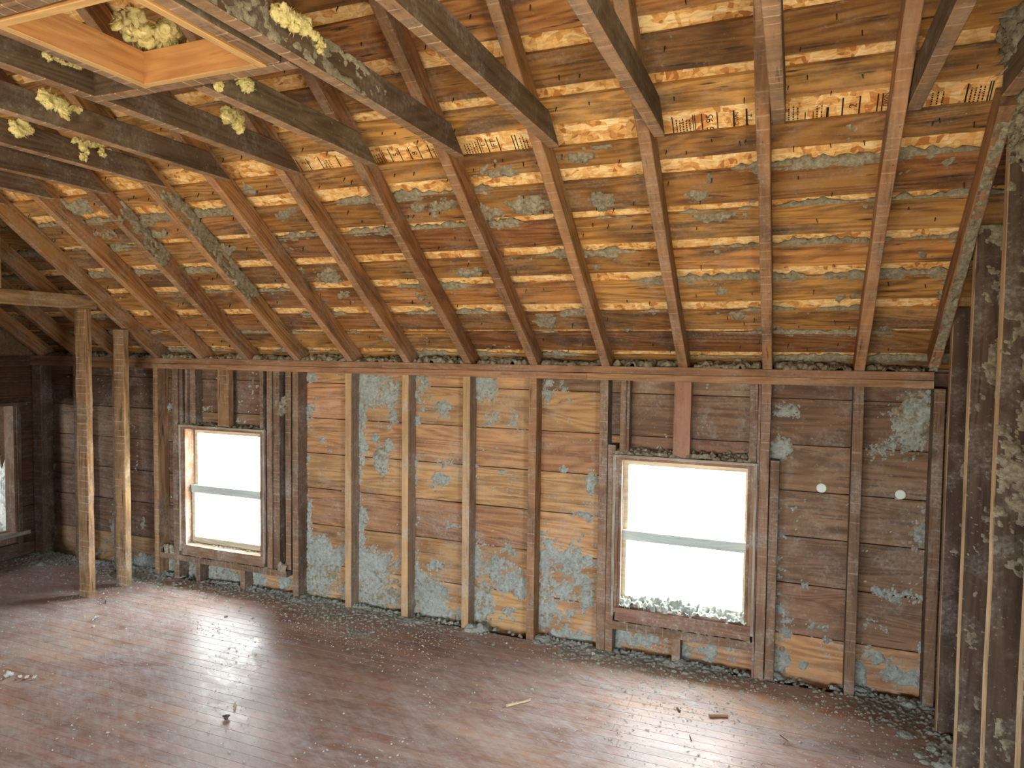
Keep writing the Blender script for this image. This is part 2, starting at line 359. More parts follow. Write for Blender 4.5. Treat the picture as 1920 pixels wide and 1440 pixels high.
def sub_rect(r):
    out = [r]
    for (a, b, c, d) in holes_:
        nx = []
        for (x0, x1, z0, z1) in out:
            if x1 <= a or x0 >= b or z1 <= c or z0 >= d: nx.append((x0, x1, z0, z1)); continue
            if x0 < a: nx.append((x0, a, z0, z1))
            if x1 > b: nx.append((b, x1, z0, z1))
            xa, xb = max(x0, a), min(x1, b)
            if z0 < c: nx.append((xa, xb, z0, c))
            if z1 > d: nx.append((xa, xb, d, z1))
        out = nx
    return out
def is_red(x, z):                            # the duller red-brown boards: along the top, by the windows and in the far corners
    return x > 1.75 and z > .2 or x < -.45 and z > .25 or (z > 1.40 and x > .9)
for i in range(len(seams) - 1):
    cuts = sorted({XL, XR} | {(-5 + random.randint(0, 1)) * S + .02, (random.choice([-1, 0]) if i % 2 else 3) * S + .02, (4 if i % 3 else 6) * S + .02} | {4 * S + .02, -1 * S + .02})
    for a, b in zip(cuts[:-1], cuts[1:]):
        for (x0, x1, z0, z1) in sub_rect((a + .0008, b - .0008, seams[i] + .0022, seams[i + 1] - .0022)):
            if x1 - x0 < .02 or z1 - z0 < .008: continue
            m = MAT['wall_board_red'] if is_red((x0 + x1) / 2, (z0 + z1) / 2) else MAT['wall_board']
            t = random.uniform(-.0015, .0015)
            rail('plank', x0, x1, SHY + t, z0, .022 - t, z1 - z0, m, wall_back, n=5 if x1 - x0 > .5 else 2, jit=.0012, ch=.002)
# studs
W = .045
pale = {0: 1, 1: 1, 2: 1, 3: 0}
for k in (-6, -5, -4, -1, 0, 1, 2, 3, 4, 6, 7):
    m = MAT['stud'] if k in (0, 1, 2) else MAT['rafter'] if k == 3 else MAT['post'] if k == -4 else MAT['stud_dark']
    stud('stud', k * S, 0, -.20, 1.474, W, SHY - .002, m, wall_back)
stud('stud', -2.90, 0, -.20, 1.474, .10, SHY - .002, MAT['stud_dark'], wall_back)
stud('stud', 3.172, 0, -.20, 1.474, .046, SHY - .002, MAT['stud_dark'], wall_back)
# doubled studs by the windows
stud('stud', -1.445, .004, -.2, 1.474, .05, SHY - .006, MAT['stud_dark'], wall_back)
stud('stud', -1.39, .012, .16, 1.474, .03, SHY - .014, MAT['stud_dark'], wall_back)
stud('stud', -.615, .002, .17, 1.474, .042, SHY - .004, MAT['stud_dark'], wall_back)
stud('stud', -.57, .012, .17, 1.474, .05, SHY - .014, MAT['stud_dark'], wall_back)
stud('stud', -.487, .030, .17, 1.474, .045, SHY - .032, MAT['stud_dark'], wall_back)
stud('stud', 1.668 + .006, .004, .02, 1.13, .040, SHY - .006, MAT['stud_dark'], wall_back)
stud('stud', 2.425, -.004, -.02, 1.474, .012, .07, MAT['frame'], wall_back)
stud('stud', 2.488, .010, -.02, 1.10, .042, SHY - .012, MAT['stud_dark'], wall_back)
stud('cripple', 1.735, .010, 1.085, 1.474, .03, SHY - .012, MAT['stud_dark'], wall_back)
stud('cripple', 1.766, .020, 1.085, 1.474, .016, .05, MAT['stud_dark'], wall_back)
stud('cripple', 2.385, .006, 1.082, 1.474, .038, SHY - .008, MAT['stud_dark'], wall_back)
stud('cripple', 2.015, .004, 1.082, 1.474, .085, .04, MAT['cripple_red'], wall_back)
stud('cripple', -1.035, .004, 1.092, 1.474, .098, .045, MAT['post'], wall_back)
stud('cripple', -1.335, .01, 1.088, 1.474, .022, SHY - .012, MAT['stud_dark'], wall_back)
stud('cripple', -1.31, .03, 1.088, 1.474, .05, SHY - .032, MAT['stud_dark'], wall_back)
stud('cripple', -.68, .01, 1.088, 1.474, .03, SHY - .012, MAT['stud_dark'], wall_back)
# rough sills and short cripples under the windows
rail('rough_sill', -1.58, -.46, .004, .125, SHY - .006, .04, MAT['stud_dark'], wall_back)
rail('rough_sill', 1.672, 2.425, .004, .135, SHY - .006, .045, MAT['stud_dark'], wall_back)
for x in (-1.245, -.85): stud('cripple', x, .006, -.12, .125, .04, SHY - .008, MAT['stud_dark'], wall_back, n=2)
for x in (2.03, 1.672): stud('cripple', x, .008, -.12, .135, .042, SHY - .01, MAT['stud_dark'], wall_back, n=2)
# top plates
for a, b in ((-2.92, -.95), (-.949, 1.55), (1.551, 3.17)):
    rail('top_plate', a, b, -.002, 1.474, .10, .036, MAT['plate'], wall_back, n=8, ch=.002)
for a, b in ((-2.92, .26), (.261, 3.17)):
    rail('top_plate', a, b, .004, 1.511, .10, .038, MAT['plate'], wall_back, n=8, ch=.002)

# ---- roof: strand board decking with spaced old boards under it
DD = RD + .022
def slab(x0, x1, s0, s1, d0, d1):
    c = [roofpt(x, s, d) for x in (x0, x1) for s in (s0, s1) for d in (d0, d1)]
    return c, [(0, 1, 3, 2), (4, 6, 7, 5), (0, 4, 5, 1), (2, 3, 7, 6), (0, 2, 6, 4), (1, 5, 7, 3)]
SR = -RIDGE_Y / CT + .02
V, F = slab(XL - .1, XR + .1, -.52, SR + .03, DD + .0006, DD + .014)
ceiling = tag(link('ceiling', mesh(V, F), MAT['osb']), 'sloping roof of spaced old boards under new strand board decking', None, None, 'structure')
gaps = [(-.144, -.094), (.05, .083), (.216, .285), (.431, .5), (.622, .685), (.831, .87), (1.028, 1.105), (1.207, 1.307), (1.414, 1.469), (1.606, 1.672),
        (1.83, 1.885), (2.02, 2.085), (2.23, 2.29), (2.43, 2.49), (2.63, 2.69), (2.84, 2.90), (3.04, 3.10), (3.24, 3.30), (3.44, 3.50), (3.64, 3.70), (3.84, 3.90), (4.04, 4.10), (4.24, 4.30)]
boards = []; s_prev = -.40
for (lo, hi) in gaps:
    boards.append((s_prev, lo)); s_prev = hi
boards.append((s_prev, SR))
joints = {}
for i, (s0, s1) in enumerate(boards):
    r = random.Random(100 + i)
    ks = sorted(r.sample([-5, -4, -3, -2], 1) + r.sample([0, 1, 2, 3], 1) + r.sample([4, 5, 6, 7], 1))
    xs = [XL + .002] + [k * S + .022 for k in ks] + [XR - .002]
    for a, b in zip(xs[:-1], xs[1:]):
        sag = r.uniform(-.003, .003)
        beam('roof_board', roofpt(a + .001, (s0 + s1) / 2 + sag, RD + .0105), (1, 0, 0), (0, CT, -ST), b - a - .002, s1 - s0, .020, MAT['roof_board'], ceiling, n=5, jit=.0028, ch=.002)
# opposite slope (behind the viewer)
V2 = [(v[0], 2 * RIDGE_Y - v[1], v[2]) for v in slab(XL - .1, XR + .1, -.52, SR + .03, RD, DD + .014)[0]]
tag(link('ceiling', mesh(V2, F), MAT['roof_board']), 'opposite roof slope of old brown boards', None, None, 'structure')

# ---- gable walls, opposite knee wall
def gable(x0, x1, ops):
    ys = sorted({.42, YF - .42, RIDGE_Y} | {o[0] for o in ops} | {o[1] for o in ops}); V = []; F = []
    def prism(ya, yb, za0, zb0, za1, zb1):
        b = len(V); V.extend([(x, y, z) for x in (x0, x1) for (y, z) in ((ya, za0), (yb, zb0), (yb, zb1), (ya, za1))])
        F.extend([tuple(b + i for i in f) for f in ((0, 1, 2, 3), (7, 6, 5, 4), (0, 4, 5, 1), (1, 5, 6, 2), (2, 6, 7, 3), (3, 7, 4, 0))])
    for ya, yb in zip(ys[:-1], ys[1:]):
        za, zb = zroof(ya, DD), zroof(yb, DD); op = [o for o in ops if o[0] <= ya and o[1] >= yb]
        if op: prism(ya, yb, -.33, -.33, op[0][2], op[0][2]); prism(ya, yb, op[0][3], op[0][3], za, zb)
        else: prism(ya, yb, -.33, -.33, za, zb)
    return mesh(V, F)
RIGHT_FILL = (-3.55, -2.85, .6, 1.8)  # unseen opening, added to bring light from the right
LWIN = (-1.15, -.115, .20, 1.17)
wall_right = tag(link('wall_right', gable(XR + .022, XR + .06, [RIGHT_FILL]), MAT['outer']), 'bare end wall of upright studs clogged with grey insulation', None, None, 'structure')
wall_left = tag(link('wall_left', gable(XL - .06, XL - .022, [LWIN]), MAT['outer']), 'dark boarded end wall beyond the posts', None, None, 'structure')
FRONT_FILL = [(-.7, .7, .28, 1.28), (1.3, 2.9, .28, 1.28)]  # unseen openings, added and enlarged to fill the room with light
bx = []; xs = XL - .1
for (a, b, c, d) in FRONT_FILL:
    bx += [(xs, YF - .135, -.33, a, YF - .10, 1.62), (a, YF - .135, -.33, b, YF - .10, c), (a, YF - .135, d, b, YF - .10, 1.62)]; xs = b
bx += [(xs, YF - .135, -.33, XR + .1, YF - .10, 1.62), (XL - .1, YF - .42, 1.2, XR + .1, YF - .13, 1.22), (XL - .1, YF - .42, 1.2, XR + .1, YF - .40, 1.5)]
tag(link('wall_front', box_mesh(bx), MAT['wall_board']), 'opposite knee wall of brown boards behind the viewer', None, None, 'structure')
for (a, b, c, d) in FRONT_FILL: portal(((a + b) / 2, YF - .14, (c + d) / 2), (0, 1, 0), b - a, d - c)
portal((XR + .065, (RIGHT_FILL[0] + RIGHT_FILL[1]) / 2, (RIGHT_FILL[2] + RIGHT_FILL[3]) / 2), (-1, 0, 0), RIGHT_FILL[1] - RIGHT_FILL[0], RIGHT_FILL[3] - RIGHT_FILL[2])
# right wall: sheathing boards and studs
z = -.03; i = 0
while z < 3.2:
    h = .2; y0 = -2.5
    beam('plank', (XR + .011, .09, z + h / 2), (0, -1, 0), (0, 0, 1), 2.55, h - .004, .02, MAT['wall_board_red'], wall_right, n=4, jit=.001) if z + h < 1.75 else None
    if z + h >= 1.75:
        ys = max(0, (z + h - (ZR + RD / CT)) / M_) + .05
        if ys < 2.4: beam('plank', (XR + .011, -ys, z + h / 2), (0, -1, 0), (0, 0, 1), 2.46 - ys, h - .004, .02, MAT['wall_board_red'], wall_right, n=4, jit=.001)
    z += h
RS = [(-.215, .044), (-.575, .042), (-.97, .044), (-1.335, .044), (-1.74, .044), (-2.15, .044)]
for (y, t) in RS:
    top = zroof(y + t / 2, RD) - .012
    beam('stud', (3.19 + .046, y, -.02), (0, 0, 1), (0, -1, 0), top + .02, t, .092, MAT['wall_stud'], wall_right, n=8, jit=.0018, ch=.003)
# left wall: dark boards over the opening, frame around the opening
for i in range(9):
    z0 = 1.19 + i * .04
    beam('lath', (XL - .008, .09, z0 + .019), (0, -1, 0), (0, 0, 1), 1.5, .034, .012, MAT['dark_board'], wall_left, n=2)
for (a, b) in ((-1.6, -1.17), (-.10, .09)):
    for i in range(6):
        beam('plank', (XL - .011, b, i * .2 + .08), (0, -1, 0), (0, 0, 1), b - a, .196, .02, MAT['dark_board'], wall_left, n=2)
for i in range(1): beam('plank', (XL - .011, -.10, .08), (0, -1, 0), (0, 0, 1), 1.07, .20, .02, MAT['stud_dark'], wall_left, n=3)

tag(link('wall_partition_added', box_mesh([(-1.69, YF - .1, -.02, -1.60, -1.17, zroof(-1.17) - .03)]), MAT['wall_board_red']), 'unseen boarded partition added beyond the doorway', None, None, 'structure')  # added out of view to keep light off the left end
# ---- back room seen through the opening at the left
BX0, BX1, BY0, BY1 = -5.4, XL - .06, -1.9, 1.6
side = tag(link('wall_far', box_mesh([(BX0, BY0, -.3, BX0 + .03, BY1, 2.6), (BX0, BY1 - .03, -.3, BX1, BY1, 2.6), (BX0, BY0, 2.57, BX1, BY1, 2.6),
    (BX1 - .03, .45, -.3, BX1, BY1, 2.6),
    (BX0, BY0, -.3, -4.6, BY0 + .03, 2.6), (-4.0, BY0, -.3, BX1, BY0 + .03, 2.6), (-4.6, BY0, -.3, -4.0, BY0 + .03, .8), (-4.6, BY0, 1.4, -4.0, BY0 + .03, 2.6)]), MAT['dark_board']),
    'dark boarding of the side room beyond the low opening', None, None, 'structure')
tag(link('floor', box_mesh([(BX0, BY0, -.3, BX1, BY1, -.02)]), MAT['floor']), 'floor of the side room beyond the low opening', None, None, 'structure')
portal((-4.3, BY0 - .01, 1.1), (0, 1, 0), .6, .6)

# ---- windows
def window(name, w, label, seed):
    x0, x1, z0, z1 = w; win = empty(name, ((x0 + x1) / 2, .06, z0)); tag(win, label, None, None, 'structure')
    t = .020; ya, yb = -.012, .118
    def bar(nm, bx_, mat): return link(nm, box_mesh([bx_]), mat, win)
    # jamb boards of the box frame
    beam('jamb', (x0 + t / 2, (ya + yb) / 2, z0), (0, 0, 1), (1, 0, 0), z1 - z0, t, yb - ya, MAT['frame'], win, n=5, jit=.001)
    beam('jamb', (x1 - t / 2, (ya + yb) / 2, z0), (0, 0, 1), (1, 0, 0), z1 - z0, t, yb - ya, MAT['frame'], win, n=5, jit=.001)
    beam('head', (x0 + t, (ya + yb) / 2, z1 - t / 2), (1, 0, 0), (0, 0, -1), x1 - x0 - 2 * t, t, yb - ya, MAT['frame'], win, n=4, jit=.001)
    beam('sill', (x0 - .005, (ya - .008 + yb + .03) / 2, z0 + .012), (1, 0, 0), (0, 0, -1), x1 - x0 + .01, .026, yb - ya + .038, MAT['frame'], win, n=4, jit=.0015)
    rail('apron', x0 + .01, x1 - .005, ya + .004, z0 - .05, .03, .048, MAT['frame'], win, n=4)
    # thin weathered edge strips
    for xx in (x0 - .010, x1 - .004): stud('casing_strip', xx, ya - .010, z0 - .02, z1 + .006, .014, .016, MAT['casing'], win, n=8, jit=.0014)
    rail('casing_strip', x0 - .010, x1 + .010, ya - .012, z1 - .004, .018, .014, MAT['casing'], win, n=8, jit=.0016)
    # inner stops
    for xx in (x0 + t, x1 - t - .016): stud('stop', xx, ya + .004, z0 + .025, z1 - t, .016, .018, MAT['frame'], win, n=3)
    # sashes
    zm = z0 + (z1 - z0) * .475
    a, b = x0 + t + .004, x1 - t - .004
    for nm, (za, zb, y) in (('lower_sash', (z0 + .027, zm + .027, .062)), ('upper_sash', (zm - .022, z1 - t - .003, .092))):
        sash = link(nm, box_mesh([(a, y, za, a + .026, y + .026, zb), (b - .026, y, za, b, y + .026, zb),
                                  (a + .026, y, za if nm[0] == 'u' else za, b - .026, y + .026, za + (.034 if nm[0] == 'u' else .040)),
                                  (a + .026, y, zb - .034, b - .026, y + .026, zb)]), MAT['sash'], win)
        link('pane', box_mesh([(a + .024, y + .011, za + .03, b - .024, y + .014, zb - .03)]), MAT['glass'], sash)
    rail('meeting_rail', a, b, .054, zm - .024, .008, .052, MAT['rail_glow'], win, n=3)
    portal(((x0 + x1) / 2, .142, (z0 + z1) / 2), (0, -1, 0), x1 - x0 - .03, z1 - z0 - .03)
    return win
window('window_1', WIN1, 'small wooden window beside the freestanding posts, daylight white outside', 1)
window('window_2', WIN2, 'small wooden window with grey insulation heaped on its sill', 2)
# opening in the left wall: jamb, sill
w3 = tag(empty('window_3', (XL, -.6, .2)), 'low opening into a side room at the dark end wall', None, None, 'structure')
beam('jamb', (XL - .03, -.13, .2), (0, 0, 1), (1, 0, 0), .97, .11, .04, MAT['frame'], w3, n=4, jit=.001)
beam('jamb', (XL + .022, -.118, .05), (0, 0, 1), (1, 0, 0), 1.14, .04, .03, MAT['stud_dark'], w3, n=4, jit=.001)
beam('sill', (XL - .02, -.05, .185), (0, -1, 0), (1, 0, 0), 1.1, .14, .03, MAT['casing'], w3, n=4, jit=.002)
beam('sill', (XL + .012, -.05, .06), (0, -1, 0), (1, 0, 0), 1.1, .05, .10, MAT['stud_dark'], w3, n=4, jit=.002)
beam('head', (XL - .02, -.05, 1.18), (0, -1, 0), (1, 0, 0), 1.1, .12, .025, MAT['stud_dark'], w3, n=3)

# ================================================================== TIMBERS
ORD = ['', 'first', 'second', 'third', 'fourth', 'fifth', 'sixth', 'seventh', 'eighth', 'ninth', 'tenth', 'eleventh', 'twelfth', 'thirteenth', 'fourteenth', 'fifteenth']
RAFS0 = -.33
look = {7: 'dusty brown roof rafter', 6: 'pale brown roof rafter', 5: 'lath-marked roof rafter', 4: 'reddish roof rafter', 3: 'grey-brown roof rafter', 2: 'lath-scarred orange roof rafter',
        1: 'plain brown roof rafter', 0: 'clean orange roof rafter', -1: 'roof rafter with a grey insulation streak', -2: 'rafter with a short insulation streak', -3: 'smooth brown roof rafter'}
for k in range(-7, 8):
    if k == -7: pass
    n = 8 - k
    o = beam('rafter', roofpt(k * S + W / 2, RAFS0, RD / 2), RAFDIR, (1, 0, 0), SR - RAFS0, W, RD - .001, MAT['rafter'], None, n=14, jit=.0022, ch=.003)
    tag(o, f"{look.get(k, 'shadowed brown roof rafter')}, {ORD[n]} from the end rafter at the stud wall", 'rafter', 'roof rafters over the knee wall')
o = beam('rafter', roofpt(3.166, -.02, RD / 2), RAFDIR, (1, 0, 0), 1.33, .044, RD - .001, MAT['rafter'], None, n=10, jit=.002, ch=.003)
tag(o, 'end rafter caked in grey insulation against the stud wall', 'rafter', 'roof rafters over the knee wall')
# collar ties
TYT = -1.035; TL = 2 * (-RIDGE_Y + TYT)
def tie(k, x, label, y0=TYT, L=TL, full=True, sh0=.129, sh1=-.129):
    o = beam('collar_tie', (x, y0, ZT + .05), (0, -1, 0), (1, 0, 0), L, .043, .10, MAT['tie'], None, n=14, jit=.0015, ch=.003, sh0=sh0, sh1=sh1)
    return tag(o, label, 'collar tie', 'collar ties under the roof')
tl = {7: 'collar tie with pale lath marks, nailed beside the first rafter from the end rafter', 6: 'grey collar tie beside the second rafter from the end rafter', 5: 'lath-striped collar tie beside the third rafter from the end rafter',
      4: 'lath-striped collar tie beside the fourth rafter from the end rafter', 3: 'dark collar tie crusted with insulation, carrying the hatch frame', 1: 'dark collar tie on the far side of the hatch frame',
      0: 'brown collar tie with yellow wool hanging, one over from the hatch'}
for k in range(-7, 8):
    if k == 2: continue
    tie(k, k * S + W + .0265, tl.get(k, f'dark collar tie beside the {ORD[8 - k]} rafter from the end rafter'))
# the cut tie that stops at the hatch header
tie(2, 2 * S + W + .0235, 'cut collar tie butting against the hatch header', L=-2.0 - TYT + 1.95, sh1=0) if False else None
o = beam('collar_tie', (2 * S + W + .0235, TYT, ZT + .05), (0, -1, 0), (1, 0, 0), .955, .043, .10, MAT['tie'], None, n=6, jit=.0015, ch=.003, sh0=.129)
tag(o, 'cut collar tie stopping at the hatch header', 'collar tie', 'collar ties under the roof')
o = beam('collar_tie', (2 * S + W + .0235, -2.545, ZT + .05), (0, -1, 0), (1, 0, 0), 3.4, .043, .10, MAT['tie'], None, n=6, jit=.0015, ch=.003, sh1=-.129)
tag(o, 'cut collar tie starting at the outer hatch header', 'collar tie', 'collar ties under the roof')
# end tie at the stud wall
o = beam('collar_tie', (3.166, -1.075, ZT + .05), (0, -1, 0), (1, 0, 0), 3.2, .043, .10, MAT['tie'], None, n=10, jit=.002, ch=.003, sh0=.02)
tag(o, 'collar tie against the stud wall under a big clump of insulation', 'collar tie', 'collar ties under the roof')
# hatch headers and trimmers
X1a = 1 * S + W + .046; X3a = 3 * S
for (y, lab) in ((-2.0, 'dark header timber crossing between ties on the knee wall side of the hatch'), (-2.5, 'dark header timber crossing between ties on the far side of the hatch')):
    o = beam('header', (X1a, y - .021, ZT + .05), (1, 0, 0), (0, 1, 0), X3a + W - X1a, .042, .10, MAT['tie'], None, n=6, jit=.0015, ch=.003); tag(o, lab, 'header', 'hatch framing')
for (x, lab) in ((.700, 'dark trimmer timber along the hatch, away from the crusted tie'), (1.215, 'dark trimmer timber between the hatch and the crusted tie')):
    o = beam('trimmer', (x, -2.046, ZT + .052), (0, -1, 0), (1, 0, 0), .45, .044, .10, MAT['tie'], None, n=4, jit=.0015, ch=.003); tag(o, lab, 'trimmer', 'hatch framing')
hatch = tag(empty('hatch_frame', (.955, -2.25, ZT - .004)), 'light new-wood lining frame of the attic hatch between dark ties', 'hatch frame')
hx0, hx1, hy0, hy1, hz = .724, 1.190, -2.492, -2.046, ZT - .004
for (org, xd, yd, L) in (((hx0 + .013, hy1, hz + .05), (0, -1, 0), (1, 0, 0), hy1 - hy0), ((hx1 - .013, hy1, hz + .05), (0, -1, 0), (1, 0, 0), hy1 - hy0),
                         ((hx0 + .026, hy1 - .013, hz + .05), (1, 0, 0), (0, 1, 0), hx1 - hx0 - .052), ((hx0 + .026, hy0 + .013, hz + .05), (1, 0, 0), (0, 1, 0), hx1 - hx0 - .052)):
    beam('side_board' if xd[0] == 0 else 'end_board', org, xd, yd, L, .026, .098, MAT['new_wood'], hatch, n=3, jit=.0006, ch=.002)
# posts and door header of the removed partition
def post(y, X, z1, lab, mat, jit):
    o = beam('post', (X, y, 0), (0, 0, 1), (1, 0, 0), z1, .095, .046, mat, None, n=16, jit=jit, ch=.004); return tag(o, lab, 'post', 'freestanding posts of the removed partition')
post(-.502, -1.643, 1.862, 'rough freestanding post with a knife-worn foot under the header beam', MAT['post'], .004)
post(-.258, -1.612, zroof(-.258) - .02, 'straight lath-marked post rising to the rafter by the knee wall', MAT['post'], .0015)
o = beam('header_beam', (-1.643, -.44, 1.905), (0, -1, 0), (1, 0, 0), .725, .09, .084, MAT['post'], None, n=8, jit=.0015, ch=.003)
tag(o, 'horizontal header beam resting on the rough freestanding post', 'beam')
o = beam('upright', (-1.643, -1.045, 1.948), (0, 0, 1), (1, 0, 0), zroof(-1.045) - 1.948 - .03, .09, .044, MAT['post'], None, n=4, jit=.001); tag(o, 'short upright standing on the header beam', 'post')

# ================================================================== INSULATION
def crust(org, U, Vv, N, us, vs, h, name, mat, parent, label=None, floor_=-.0015):
    """height field h (nu x nv, metres; <=0 is bare) laid on a plane"""
    org, U, Vv, N = (np.array(a, float) for a in (org, U, Vv, N))
    nu, nv = h.shape
    hh = np.maximum(h, floor_)
    P = org + us[:, None, None] * U + vs[None, :, None] * Vv + hh[..., None] * N
    on = h > 0; cell = on[:-1, :-1] | on[1:, :-1] | on[:-1, 1:] | on[1:, 1:]
    idx = np.arange(nu * nv).reshape(nu, nv); i, j = np.nonzero(cell)
    F = np.stack([idx[i, j], idx[i + 1, j], idx[i + 1, j + 1], idx[i, j + 1]], 1)
    if np.dot(np.cross(U, Vv), N) < 0: F = F[:, ::-1]
    if len(F) == 0: return None
    used = np.unique(F); rm = np.full(nu * nv, -1); rm[used] = np.arange(len(used))
    o = link(name, meshq(P.reshape(-1, 3)[used], rm[F]), mat, parent)
    tag(o, label, kind='stuff'); return o
def lumps(us, vs, pts):
    h = np.full((len(us), len(vs)), -1.); du = us[1] - us[0]; dv = vs[1] - vs[0]
    for (u, v, r, z) in pts:
        i0 = max(0, int((u - r - us[0]) / du)); i1 = min(len(us), int((u + r - us[0]) / du) + 2); j0 = max(0, int((v - r - vs[0]) / dv)); j1 = min(len(vs), int((v + r - vs[0]) / dv) + 2)
        if i0 >= i1 or j0 >= j1: continue
        d2 = (us[i0:i1, None] - u) ** 2 + (vs[None, j0:j1] - v) ** 2; q = r * r - d2
        h[i0:i1, j0:j1] = np.maximum(h[i0:i1, j0:j1], np.where(q > 0, z + np.sqrt(np.maximum(q, 0)) * .8, -1))
    return h
# --- smeared on the knee wall boards; blobs given as photo points (x, y, rx, ry, weight)
WB = [(580, 706, 24, 14, 1), (574, 766, 16, 16, 1), (572, 880, 9, 40, .9), (576, 985, 11, 60, .9), (600, 1035, 46, 28, 1), (595, 1085, 40, 40, 1.2), (632, 1000, 22, 10, .6), (607, 830, 9, 9, .7), (620, 845, 8, 8, .6), (590, 745, 35, 20, .35),
      (700, 730, 52, 34, .95), (674, 800, 14, 110, 1.0), (672, 900, 10, 60, .9), (716, 862, 13, 30, 1.2), (705, 824, 12, 9, .9), (727, 838, 9, 15, .9), (700, 1055, 48, 30, 1.1), (690, 1112, 55, 38, 1.2), (716, 1085, 22, 40, 1), (674, 1005, 14, 80, 1), (735, 990, 18, 8, .5), (735, 775, 25, 25, .6),
      (786, 718, 22, 48, 1), (784, 790, 8, 16, .8), (830, 762, 40, 18, .5), (824, 868, 16, 13, .9), (829, 897, 18, 11, 1), (778, 890, 5, 80, .7), (800, 1112, 40, 38, 1.15), (815, 1060, 18, 15, 1), (780, 1060, 13, 32, .9), (845, 985, 24, 6, .4), (820, 1150, 55, 18, .9), (775, 1155, 25, 12, .7),
      (905, 724, 24, 26, 1.1), (915, 786, 22, 18, .7), (966, 786, 20, 18, .7), (891, 890, 5, 70, .6), (945, 868, 9, 7, .8), (940, 886, 11, 6, .8), (945, 1072, 52, 32, .75), (898, 1142, 24, 44, 1.3), (955, 1100, 38, 24, .7), (950, 1150, 40, 16, .6), (890, 1060, 10, 70, .7), (935, 1030, 40, 14, .45),
      (1058, 786, 30, 12, .5), (1022, 740, 9, 30, .6), (1056, 878, 9, 9, .9), (1108, 905, 12, 34, .8), (1085, 965, 30, 14, .6), (1065, 1060, 55, 58, .95), (1022, 1060, 16, 66, .8), (1080, 1012, 34, 24, .7), (1060, 1150, 55, 22, .7), (1018, 1145, 18, 40, 1.2), (1100, 1110, 20, 60, .7), (1060, 1190, 50, 18, .7),
      (1190, 1195, 46, 20, .95), (1160, 1210, 20, 18, .6), (1280, 1228, 12, 16, 1.1), (1335, 1222, 14, 12, 1), (1370, 1215, 12, 8, .7), (1375, 1240, 12, 20, .7),
      (1476, 772, 26, 14, .6), (1458, 842, 20, 16, 1.2), (1500, 950, 60, 22, .25), (1458, 1070, 12, 40, .6), (1500, 1096, 55, 8, .6), (1520, 1165, 60, 24, .35), (1466, 1185, 18, 34, .7), (1460, 1240, 18, 22, 1.2), (1505, 1245, 12, 10, .9), (1545, 1200, 30, 10, .4), (1575, 1090, 10, 40, .4),
      (1712, 790, 36, 54, 1.2), (1675, 778, 24, 26, .7), (1727, 1000, 18, 28, 1.1), (1680, 1116, 66, 14, .75), (1735, 1200, 12, 110, .8), (1640, 1232, 24, 16, .8), (1690, 1270, 50, 16, .6), (1612, 1260, 14, 26, 1.1), (1660, 1180, 40, 8, .4),
      (316, 765, 14, 20, 1), (75, 1012, 18, 34, 1.1), (86, 872, 12, 18, .9), (220, 1010, 10, 40, .9), (320, 1066, 34, 22, 1.2), (400, 1080, 50, 24, 1.2), (482, 1088, 18, 26, 1), (535, 1090, 14, 12, 1), (265, 985, 12, 10, .5), (262, 1060, 20, 18, 1), (530, 760, 10, 18, 1), (310, 880, 10, 20, .5)]
us = np.arange(XL, XR, .0055); vs = np.arange(-.03, 1.47, .0055); UU, VV = np.meshgrid(us, vs, indexing='ij')
msk = np.zeros_like(UU)
for (x, y, rx, ry, wt) in WB:
    c = wallp(x, y); a = abs(wallp(x + rx, y)[0] - wallp(x - rx, y)[0]) / 2; b = abs(wallp(x, y + ry)[2] - wallp(x, y - ry)[2]) / 2
    q = ((UU - c[0]) / a) ** 2 + ((VV - c[2]) / b) ** 2
    msk = np.maximum(msk, wt * np.exp(-q * .75))
n1 = fbm(UU * 9, VV * 9, 1, 5); n2 = fbm(UU * 45, VV * 45, 2, 4); n3 = fbm(UU * 160, VV * 160, 3, 2); n4 = fbm(UU * 3, VV * 3, 5, 3)
low = np.clip((.36 - VV) / .36, 0, 1)
field = msk * 1.0 + low * .06 + (n1 - .5) * 1.35 + (n2 - .5) * 1.1 + (n3 - .5) * .6 + (n4 - .5) * .3 - .60
for (a, b, c, d) in holes_: field[(UU > a - .01) & (UU < b + .01) & (VV > c) & (VV < d)] = -1
thick = np.clip(field * .06, 0, .010) * (.35 + 1.3 * n2) + np.where(field > 0, (n3 - .35) * .006, 0)
hcr = np.where(field > 0, np.maximum(thick, .0006), -1)
crust((0, SHY, 0), (1, 0, 0), (0, 0, 1), (0, -1, 0), us, vs, hcr, 'insulation_crust', MAT['cell_cool_lit'], wall_back)
# thicker lumps beside the studs and in the corners
pts = []
for (x, y, rx, ry, wt) in WB:
    if wt < 1.05: continue
    c = wallp(x, y); a = abs(wallp(x + rx, y)[0] - wallp(x - rx, y)[0]) / 2; b = abs(wallp(x, y + ry)[2] - wallp(x, y - ry)[2]) / 2
    for _ in range(int(60 * a * b / .01 * (wt ** 3)) + 4):
        u, v = c[0] + random.gauss(0, a * .5), c[2] + random.gauss(0, b * .5)
        if any(h_[0] < u < h_[1] and h_[2] < v < h_[3] for h_ in holes_): continue
        pts.append((u, v, random.uniform(.005, .013), random.uniform(-.006, .001) + (.006 if wt > 1.15 else 0)))
hl = lumps(us, vs, pts); hl = np.where(hl > 0, hl * (.6 + .8 * n2), -1)
for (a, b, c, d) in holes_: hl[(UU > a - .01) & (UU < b + .01) & (VV > c) & (VV < d)] = -1
crust((0, SHY, 0), (1, 0, 0), (0, 0, 1), (0, -1, 0), us, vs, hl, 'insulation_lumps', MAT['cell'], wall_back)
